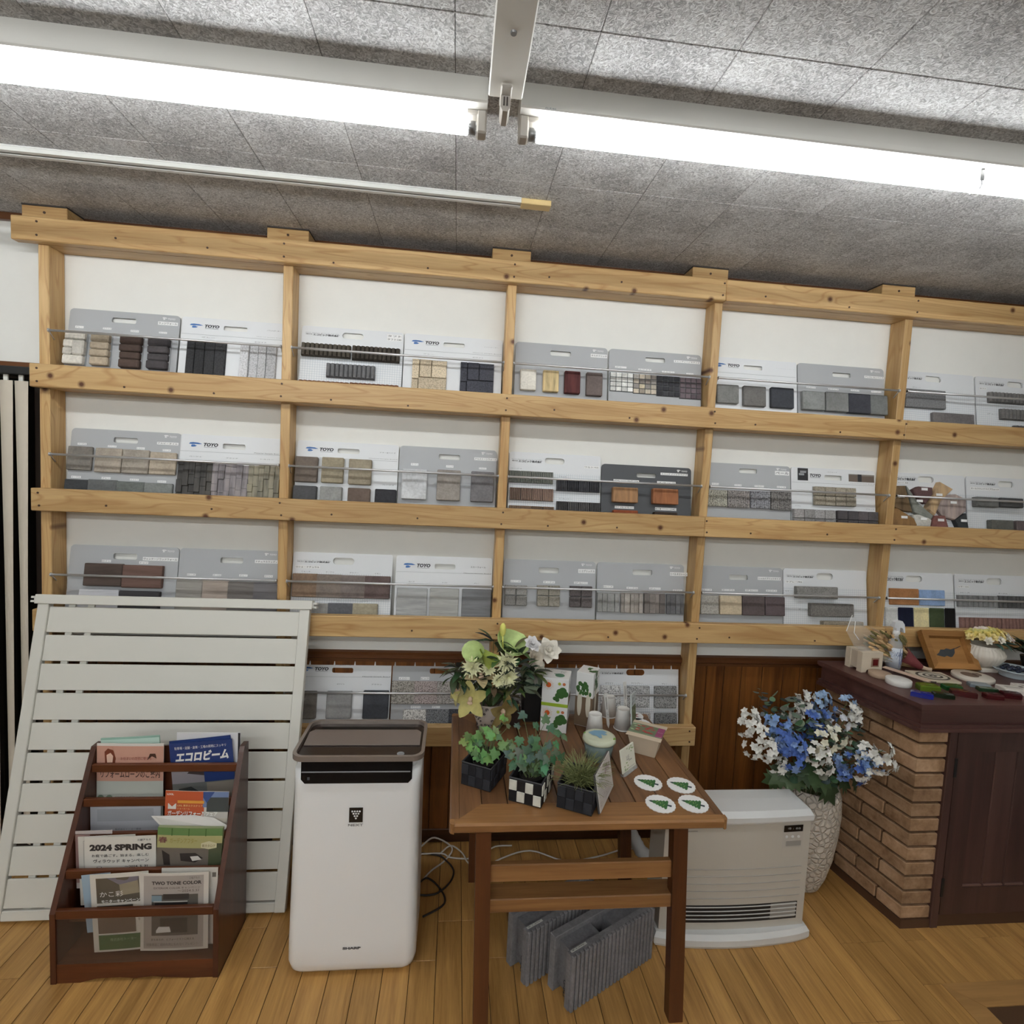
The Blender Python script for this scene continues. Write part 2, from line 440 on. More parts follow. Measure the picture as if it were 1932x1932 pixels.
for k, (a, b) in enumerate(((-2.5, -.1), (.2, 2.6))):  # unseen rows added for fill light; right side dimmed to keep it darker
    for y, w in ((-3.45, 'behind the viewer'), (-5.6, 'furthest back in the room')):
        fixture('fluorescent_light', ('brightly lit', 'dimly lit')[k]+' fluorescent fill light, added unseen %s, %s one' % (w, ('left', 'right')[k]), a, b, y, m_fill_tube if k == 0 else m_fill_tube_dim, 'lr')
# curtain track on the ceiling
tr = thing('ceiling_track', 'white aluminium track with a beige end block running along the ceiling', 'track', (-.6, -.515, CEIL))
MB().box(-2.2, .775, -.020, -.006, -.016, 0).box(-2.2, .775, .006, .020, -.016, 0).box(-2.2, .775, -.022, .022, -.004, 0).build('rail', plain('white_track', (222, 222, 218), .35), tr)
MB().box(-2.2, .775, -.0062, .0062, -.0105, -.004).build('slot', plain('slot_shade', (30, 34, 34), .5), tr)  # dark fill stands for the shade inside the track slot
MB().cbox(.775, .877, -.021, .021, -.018, 0, .002).build('end_block', plain('beige_block', (222, 196, 140), .5), tr)

# ================================================================ the sample shelf
m_pine = wood('pine_x', (176, 138, 88), (214, 180, 128), 'x', .42, .8, True)
m_pinez = wood('pine_z', (174, 136, 86), (212, 178, 126), 'z', .42, .8, True)
m_scr = plain('screw_brown', (70, 46, 28), .5)
m_rod = plain('chrome_rod', (214, 214, 216), .3, .75)
XS = [-1.607, -.694, .215, 1.125, 2.034, 2.944]
ZR = [2.0455, 1.565, 1.083]
sh = thing('sample_shelf', 'wall-wide pine lumber shelf of three rows holding sample boards', 'shelf', (0, 0, 0))
PY = -.089
def beam(x0, x1, zt, nm='shelf_rail', y0=-.127):
    MB().cbox(x0+.0004, x1-.0004, y0, PY-.0005, zt-.089, zt, .003).build(nm, m_pine, sh)
beam(-1.714, 1.118, 2.592, 'top_beam'); beam(1.118, 3.2, 2.592, 'top_beam')
for zt, br in zip(ZR, (2.015, 1.10, 2.015)):
    beam(-1.655, br, zt); beam(br, 3.2, zt)
beam(-.75, 1.130, .604)
for k, xr in enumerate(XS):
    z0 = 0 if k not in (4, 5) else .94
    MB().cbox(xr-.038, xr, PY, -.0245 if k == 99 else -.001, z0, 2.515, .0025).build('post', m_pinez, sh)
for bay in range(5):
    a, b = XS[bay], XS[bay+1]-.038
    MB().box(a, b, PY, -.001, 2.503, 2.515).build('shelf_plank', m_pine, sh)
    for zt in ZR+([.604] if bay in (1, 2) else []):
        MB().box(a, b, PY, -.026 if zt < .9 else -.001, zt-.089, zt-.077).build('shelf_plank', m_pine, sh)
        zr = zt+.135; y = -.0945
        mb = MB().tube([(a, y, zr), (b, y, zr)], .0048, 8)
        for xe, s in ((a, 1), (b, -1)): mb.tube([(xe, y, zr), (xe+s*.004, y, zr)], .0075, 10).tube([(xe+s*.002, y, zr), (xe+s*.002, y+.03, zr-.03)], .002, 5)
        mb.build('guard_rod', m_rod, sh, True)
for xa in (-1.600, -.708, .185, 1.045, 1.925):
    MB().cbox(xa-.08, xa+.08, -.118, -.024, 2.592, 2.635, .002).build('spacer_block', m_pine, sh)
    MB().box(xa-.08, xa+.08, -.120, -.024, 2.635, 2.64).build('spacer_pad', plain('rubber_pad', (64, 58, 54), .8), sh)
    mb = MB().lathe([(0, 0), (.005, 0), (.005, .002), (0, .002)], 8); mb.xf(Matrix.Translation((xa, -.1175, 2.612)) @ Matrix.Rotation(math.pi/2, 4, 'X')); mb.build('screw', m_scr, sh)
scr = MB().lathe([(0, 0), (.0042, 0), (.0042, .002), (0, .002)], 8).xf(Matrix.Rotation(math.pi/2, 4, 'X')).mesh('screw', m_scr)
r = random.Random(2)
for zt in [2.592]+ZR+[.604]:
    for xr in XS[:5]:
        if zt < 1 and xr not in XS[1:4]: continue
        inst('screw', scr, sh, (xr-.02+r.uniform(-.006, .006), -.1268, zt-.018)); inst('screw', scr, sh, (xr-.02+r.uniform(-.006, .006), -.1268, zt-.068))
    for xr in (-1.35, -1.0, -.55, -.2, .35, .7, 1.3, 1.7): 
        if zt > 1 or -.7 < xr < 1.1: inst('screw', scr, sh, (xr+r.uniform(-.05, .05), -.1268, zt-r.uniform(.05, .075)))

# ================================================================ sample boards
m_bg = plain('board_grey', (172, 174, 177), .55); m_bw = plain('board_white', (226, 228, 231), .5); m_bc = plain('board_charcoal', (74, 76, 80), .55)
def grid_mat():
    s = NT('board_white_grid', .5); tc = s.n('ShaderNodeTexCoord'); sp = s.n('ShaderNodeSeparateXYZ'); s.l(tc.outputs['Object'], sp.inputs[0])
    def ln(o): return s.math('LESS_THAN', s.math('FRACT', s.math('MULTIPLY', s.math('ADD', o, 2.0), 100.0)), .12)
    g = s.math('MAXIMUM', ln(sp.outputs[0]), ln(sp.outputs[2]))
    low = s.math('LESS_THAN', sp.outputs[2], .238)
    s.col(s.mix(s.math('MULTIPLY', g, low), lin((224, 226, 229)), lin((186, 194, 202)))); return s.m
m_be = grid_mat()
m_ink = plain('ink_black', (40, 40, 44), .6); m_inkg = plain('ink_faint', (150, 152, 156), .6); m_stick = plain('sticker_white', (240, 240, 240), .5)
m_blue = plain('emblem_blue', (60, 108, 172), .5); m_inkw = plain('ink_white', (235, 235, 235), .5)
CC = dict(Wh=(212,207,198),Be=(182,167,147),Db=(80,66,60),Dg=(76,72,74),Bk=(64,64,66),Lg=(200,200,203),T1=(128,123,117),T2=(168,158,146),T3=(160,152,142),T4=(178,166,150),Ch=(66,68,70),G2=(102,104,104),Gg=(106,110,107),G4=(128,131,129),
 Ds=(84,82,80),Mv=(146,140,143),Mx=(146,141,126),Db2=(86,80,72),Db3=(74,68,62),Gm=(112,112,114),Rb=(120,84,66),Sb=(204,189,165),Sl=(78,79,88),B1=(112,102,94),B2=(155,145,125),B2b=(150,140,122),G6=(82,82,84),G7=(145,145,143),B3=(108,94,86),K1=(58,58,62),
 Lg2=(200,202,205),Tp=(148,141,135),Dg2=(117,115,117),Wh2=(222,217,207),Tn=(208,186,142),Mr=(92,54,54),Br4=(108,97,94),MW=(228,228,225),MB=(190,180,162),MD=(64,64,68),MP=(104,93,98),Pg=(114,116,110),Pd=(74,74,78),Pb=(134,112,100),Pd2=(80,78,78),Pb2=(134,112,94),
 Rt=(158,122,90),Ro=(150,100,70),Rr=(134,72,46),Rd=(62,52,46),Gn=(124,124,122),Gt=(114,112,110),Nb=(66,68,74),Gc=(137,139,138),Gc2=(127,128,127),Nb2=(66,67,74),Gc3=(117,119,118),P1=(168,165,153),P2=(142,137,135),P3=(142,142,147),P4=(127,124,122),
 Cb=(154,146,132),Cg=(144,142,142),Cd=(86,82,84),Fl=(122,122,124),Fl2=(110,106,106),Rg=(112,110,108),Rg2=(90,88,88),Fo=(114,94,70),Fg=(134,136,129),Fp=(97,74,74),Ft=(180,154,122),Fk=(169,154,149),Fb=(138,106,70),Fw=(194,192,186),Fr=(127,86,81),Fd=(60,62,64),
 Gp=(108,108,106),Gq=(78,78,78),Gp2=(100,100,95),Gq2=(100,90,90),Wd1=(84,72,66),Wd2=(112,88,80),Ww=(200,200,205),Wk=(66,64,66),W1=(154,150,144),W2=(169,156,146),W3=(118,113,109),W4=(117,114,116),R1=(130,109,91),R2=(129,118,110),R3=(123,113,109),R4=(100,86,84),R5=(153,151,148),R6=(96,97,102),R7=(159,151,132),
 V1=(170,171,171),V2=(170,170,167),V3=(123,124,127),N1=(144,142,139),N2=(149,144,134),N3=(100,94,94),St1=(154,154,152),St2=(155,149,143),St3=(128,121,117),St4=(102,102,104),Sg=(169,166,159),Sc=(195,180,155),Sd=(94,84,84),Se=(97,86,88),Gr1=(136,134,131),Gr2=(120,117,113),Gr3=(150,140,125),
 Or=(172,122,80),Bl=(144,170,210),W9=(218,220,218),Nv=(28,32,54),Cr=(230,217,170),Gz=(70,82,56),Kz=(28,26,26),Ra=(128,128,128),Rk=(88,88,88),Re=(138,106,98),L1=(114,108,102),L2=(146,146,146),L3=(66,68,74),X1=(156,151,144),X2=(166,154,152),X3=(160,155,151),X4=(212,210,207),X5=(124,126,130),X6=(72,74,80),X7=(130,128,126),X8=(110,110,112),
 Y1=(205,205,205),Y2=(175,175,175),Y3=(140,140,140),Y4=(115,115,115),Y5=(175,172,170))
def shade(c, a, b):
    f = RND.uniform(a, b); return tuple(min(255, v*f) for v in c)
def skind(c):
    if c[0] in 'XY' or c in ('P1', 'P2', 'P3', 'P4'): return 'speck'
    if c[:2] == 'Gr' or c in ('Fl', 'Sg', 'N1', 'N2', 'N3', 'Sl', 'Sb', 'Bk', 'Lg', 'Cb', 'Cg'): return 'mild'
    if c[0] in 'WV' and c not in ('Wh', 'Wh2', 'W9'): return 'wood'
    if c in ('Mx', 'Mv', 'Ds', 'Rt', 'Ro', 'Mr', 'Tn'): return 'multi'
    return 'fine'
def slot_plate(w, h, rad, sl, srad, t):
    """rounded plate (x centred, z from 0) with a rounded hand slot, front at y=0, back at y=t"""
    def arc(cx, cz, r, a0, a1, n=5): return [(cx+r*math.cos(math.radians(a0+(a1-a0)*i/n)), cz+r*math.sin(math.radians(a0+(a1-a0)*i/n))) for i in range(n+1)]
    x0, z0, x1, z1 = sl; mx = (x0+x1)/2; hw = w/2
    oR = [(mx, 0)]+arc(hw-.006, .006, .006, -90, 0)+arc(hw-rad, h-rad, rad, 0, 90)+[(mx, h)]
    oL = [(mx, h)]+arc(-hw+rad, h-rad, rad, 90, 180)+arc(-hw+.006, .006, .006, 180, 270)+[(mx, 0)]
    iR = [(mx, z0)]+arc(x1-srad, z0+srad, srad, -90, 0)+arc(x1-srad, z1-srad, srad, 0, 90)+[(mx, z1)]
    iL = [(mx, z1)]+arc(x0+srad, z1-srad, srad, 90, 180)+arc(x0+srad, z0+srad, srad, 180, 270)+[(mx, z0)]
    mb = MB()
    for o, i in ((oR, iR), (oL, iL)):
        p = o+i[::-1]; n = len(p)
        mb.add([(a, 0, b) for a, b in p]+[(a, t, b) for a, b in p], [tuple(range(n)), tuple(range(n, 2*n))[::-1]])
        k = len(o); m = len(i)
        mb.add([(a, y, b) for y in (0, t) for a, b in o], [(j, k+j, k+j+1, j+1) for j in range(k-1)])
        mb.add([(a, y, b) for y in (0, t) for a, b in i], [(j, j+1, m+j+1, m+j) for j in range(m-1)])
    return mb
EMB = ([(0, .62), (.10, .92), (.32, 1), (.7, .93), (1, .68), (.78, .6), (.5, .62), (.24, .56), (.1, .6)], [(.2, .42), (.28, .5), (.46, .5), (.5, .35), (.62, .33), (.5, .08), (.3, .0), (.18, .06)])
KANA = ['グレー', 'ホワイト', 'ブラウン', 'ベージュ', 'ブラック', 'シルバー', 'ローズ', 'オークル']
def board(row, kind, cx, w, slot, items, label, H=.326):
    zb = (ZR+[.604])[row]-.077+.0015
    tilt = math.atan2(.050, .3215)
    t = thing('sample_board', label, 'sample board', (cx, -.058, zb), (-tilt, 0, 0), 'stone sample boards on the pine shelf')
    h = .293 if kind == 'c' else H
    sl = [v/1000 for v in slot]
    srad = (sl[3]-sl[1])*(.49 if kind == 'e' else .3)
    slot_plate(w-.002, h, .016 if kind == 'g' or kind == 'c' else .012, sl, srad, .006).build('backing_panel', {'g': m_bg, 'w': m_bw, 'e': m_be, 'c': m_bc}[kind], t)
    ink = MB(); faint = MB(); ki = 0; P = -.0006
    hw = w/2
    if kind in 'gc':
        em = MB(); x1 = hw-.020
        for pl in EMB: em.prism([(x1-.05+a*.02, h-.021+b*.011) for a, b in pl], 'y', P, -.0001)
        text(em, 'TOYO', x1-.028, x1, h-.020, h-.0125, P, .02, .2); em.build('logo_emblem', m_inkw, t)
    if kind == 'w': faint.box(-hw+.004, hw-.006, P, -.0001, h-.072, h-.071)
    for it in items:
        k = it[0]
        if k != 'poly': x0, z0, x1, z1 = [v/1000 for v in it[1]]
        if k in 'L':
            MB().box(x0, x1, P, -.0001, z0, z1).build('name_sticker', m_stick, t)
            ls = it[2].split('\n'); hh = (z1-z0)/len(ls)
            for q, s in enumerate(ls): text(ink, s, x0+.003, x1-.003, z1-(q+1)*hh+hh*.2, z1-q*hh-hh*.2, P*2, .01)
        elif k in ('t', 't2'):
            if kind in 'gc': MB().box(x0, x1, P, -.0001, z0, z1).build('name_sticker', m_stick, t)
            s = it[2] if k == 't2' else KANA[(ki+row*3) % 8]; ki += 1
            text(ink, s, x0+.002, x1-.002, z0+(z1-z0)*.2, z1-(z1-z0)*.2, P*2)
        elif k in ('T', 'T2'):
            text(ink, 'TOYO', x0, x1, z0+.003, z1, P, .05, .22); ink.box(x0+.002, x1-.004, P, -.0001, z0-.001, z0)
            if k == 'T':
                em = MB(); ew = .053; ex = x0-.006-ew
                if ex > -hw+.002:
                    for pl in EMB: em.prism([(ex+a*ew, z0-.001+b*(z1-z0+.002)) for a, b in pl], 'y', P, -.0001)
                    em.build('logo_emblem', m_blue, t)
        elif k == 'M': text(ink, 'Material Sample Board', x0, min(x1, hw-.004), z0+.003, z1-.003, P)
        elif k == 'N': text(ink, it[2], x0, min(x1, hw-.006), z0+.002, z1-.002, P)
        elif k == 'E':
            a = max(x0, -hw+.012); m = a+(x1-a)*.22
            text(ink, '建材', a, m-.004, z0+.003, z0+(z1-z0)*.62, P); text(ink, 'エコビック株式会社', m, x1, z0, z0+(z1-z0)*.72, P, .035)
            text(faint, 'ECO BRICK BLOCK PAVER', a, x1-.004, z0+(z1-z0)*.8, z1, P)
        elif k == 'sticker':
            sk = MB().box(x0, x1, P, -.0001, z0, z1).build('black_sticker', m_ink, t)
            MB().box(x0+.006, x1-.02, P*2, P, z0+.024, z0+.034).box(x0+.012, x1-.01, P*2, P, z0+.036, z0+.043).box(x0+.012, x1-.008, P*2, P, z1-.014, z1-.012).build('sticker_print', m_inkg, sk)
        elif k == 'photo':
            ph = MB().box(x0, x1, P, -.0001, z0, z1).build('photo_print', plain('photo_grey', (128, 124, 120), .5), t)
            MB().box(x0, x0+(x1-x0)*.34, P*2, P, z0, z1-.004).box(x0+(x1-x0)*.5, x1-.002, P*2, P, z0, z1-.007).build('photo_stones', plain('photo_brown', (104, 92, 84), .5), ph)
            MB().box(x0+(x1-x0)*.35, x0+(x1-x0)*.5, P*2, P, z0, z1).build('photo_gate', m_ink, ph)
    # the stones themselves
    for it in items:
        k = it[0]
        if k in ('L', 't', 't2', 'T', 'T2', 'M', 'N', 'E', 'sticker', 'photo'): continue
        if k == 'poly':
            d = it[2]/1000; c = it[3]; pts = [(max(-hw+.003, a/1000), max(.002, b/1000)) for a, b in it[1]]
            cxp = sum(a for a, b in pts)/len(pts); czp = sum(b for a, b in pts)/len(pts)
            n = len(pts); mb = MB(); ar = sum(pts[i][0]*pts[(i+1) % n][1]-pts[(i+1) % n][0]*pts[i][1] for i in range(n))
            if ar < 0: pts = pts[::-1]
            fr = [(cxp+(a-cxp)*.93, czp+(b-czp)*.93) for a, b in pts]
            mb.add([(a, -.0002, b) for a, b in pts]+[(a, -d*.8, b) for a, b in pts]+[(a, -d-RND.uniform(-.003, .003), b) for a, b in fr]+[(cxp, -d-.002, czp)],
                   [(i, n+i, n+(i+1) % n, (i+1) % n)[::-1] for i in range(n)]+[(n+i, 2*n+i, 2*n+(i+1) % n, n+(i+1) % n)[::-1] for i in range(n)]+[(2*n+i, 2*n+(i+1) % n, 3*n) for i in range(n)])
            mb.build('flagstone_sample', stone('multi' if c in ('Fo', 'Ft', 'Fb', 'Fk') else 'fine'), t, color=CC[c])
            MB().box(cxp-.016, cxp+.016, -d-.0055, -d-.0045, czp+.012, czp+.024).build('name_sticker', m_stick, t)
            continue
        d = it[2]/1000; c = it[3]; z0 = max(z0, 0) if k != 's' else z0
        x0, z0, x1, z1 = [v/1000 for v in it[1]]; z0 = max(z0, .003); x0 = max(x0, -hw+.001); x1 = min(x1, hw-.001)
        if z1-z0 < .006: continue
        W_, H_ = x1-x0, z1-z0; m = stone(skind(c)); nm = 'stone_sample'; Y0 = -.0002
        if k in ('s', 'rs'):
            mb = MB().cbox(x0, x1, -d, Y0, z0, z1, .003)
            if k == 'rs':
                mb = MB().box(x0, x1, -d+.002, Y0, z0, z1); n = 10
                for q in range(n): mb.cbox(x0+W_*q/n, x0+W_*(q+.78)/n, -d, -d+.003, z0, z1, .0008)
            mb.build(nm, m, t, color=CC[c])
        elif k == 'rib':
            n = it[4]; mb = MB().box(x0+.001, x1-.001, -d*.45, Y0, z0, z1)
            for q in range(n):
                a, b = x0+W_*q/n+.0008, x0+W_*(q+1)/n-.0008; mmx = (a+b)/2; rr = (b-a)/2
                mb.prism([(a, -d*.44)]+[(mmx-rr*math.cos(math.pi*j/6), -d*.5-d*.5*math.sin(math.pi*j/6)) for j in range(7)]+[(b, -d*.44)], 'z', z0+.002, z1-.002)
            mb.build(nm, m, t, color=CC[c])
        else:
            base = MB().box(x0, x1, -.004, Y0, z0, z1)
            if k == 'stack':
                par = base.build(nm, m_bg, t)
                ys = [0, .27, .5, .73, 1.0]
                for q in range(4):
                    a, b = z0+H_*ys[q], z0+H_*ys[q+1]-.0015
                    cl = shade(CC[c], .9, 1.08)
                    if c == 'Wh' and q in (1, 2):
                        s_ = .42 if q == 1 else .5
                        MB().cbox(x0, x0+W_*s_, -d, -.003, a, b, .004).build('stone', m, par, color=cl)
                        if q == 1: MB().cbox(x0+W_*s_+.002, x1, -d-.003, -.003, a, z0+H_*ys[3]-.002, .005).build('stone', m, par, color=cl)
                    else: MB().cbox(x0+RND.uniform(0, .003), x1-RND.uniform(0, .003), -d-RND.uniform(-.003, .004), -.003, a, b, .004).build('stone', m, par, color=cl)
            elif k == 'strips':
                o = base.build(nm, m, t, color=CC[c]); n = it[4]; cuts = [0]+sorted((q+RND.uniform(-.18, .18))/n for q in range(1, n))+[1]
                for q in range(n):
                    cl = shade(CC[c], .86, 1.1)
                    MB().cbox(x0+W_*cuts[q], x0+W_*cuts[q+1]-.0016, -d*RND.uniform(.55, 1.15), -.003, z0, z1-RND.uniform(0, .006), .0015).build('stone_strip', m, o, color=cl)
            elif k == 'ledge':
                mb = MB(); n = 6
                for q in range(n):
                    a, b = x0+W_*q/n, x0+W_*(q+1)/n-.0008; z = z0
                    while z < z1-.004:
                        e = min(z1-RND.uniform(0, .004), z+RND.uniform(.03, .075)); mb.cbox(a, b, -d*RND.uniform(.55, 1.15), Y0, z, e-.0006, .001); z = e
                o = mb.build(nm, stone('multi'), t, color=CC[c]); o['kind'] = 'stuff'
            elif k == 'ash':
                o = base.build(nm, m, t, color=tuple(int(v*.75) for v in CC[c]))
                for (a, b, e, f) in ((.0, .42, .2, 1), (.22, .48, .55, 1), (.57, .48, 1, .98), (.2, .0, 1, .46), (.0, .0, .18, .4), (.0, .8, .18, 1)):
                    if a == .0 and f == 1 and b == .8: continue
                    cl = shade(CC[c], .92, 1.08)
                    MB().cbox(x0+W_*a+.0004, x0+W_*e-.0004, -d*RND.uniform(.85, 1), -.003, z0+H_*b+.0004, z0+H_*f-.0004, .0012).build('stone_tile', m, o, color=cl)
            else:
                nx, ny = {'mos': (4, 4), 'pav': (4, 1), 'grid24': it[4:6] if k == 'grid24' else (4, 2)}[k]
                nm2 = {'mos': 'mosaic_tile', 'pav': 'paver', 'grid24': 'stone_cube'}[k]
                o = base.build(nm, m_bg if k != 'mos' else plain('mosaic_net', (96, 98, 100), .8), t)
                gx = .003 if k == 'mos' else .0022
                pw, ph = W_/nx-gx, H_/ny-gx
                if k == 'pav':
                    mb = MB().box(0, pw, -d+.006, -.003, 0, ph)
                    for q in range(6): mb.cbox(pw*q/6, pw*(q+.64)/6, -d, -d+.0065, 0, ph, .0008)
                else: mb = MB().cbox(0, pw, -d, -.003, 0, ph, .0025 if k == 'grid24' else .0012)
                me = mb.mesh(nm2, stone(skind(c)))
                for ii in range(nx):
                    for jj in range(ny):
                        f = RND.uniform(.88, 1.1); cl = CC[c]
                        if c == 'MB': cl = RND.choice(((205, 192, 168), (165, 160, 155), (190, 180, 165), (150, 142, 135)))
                        inst(nm2, me, o, (x0+W_*ii/nx+gx/2, RND.uniform(0, .003) if k != 'mos' else 0, z0+H_*jj/ny+gx/2), color=tuple(min(255, int(v*f)) for v in cl))
    for mb, n2, mt in ((ink, 'lettering', m_ink), (faint, 'fine_print', m_inkg)):
        if mb.f: mb.build(n2, mt, t)
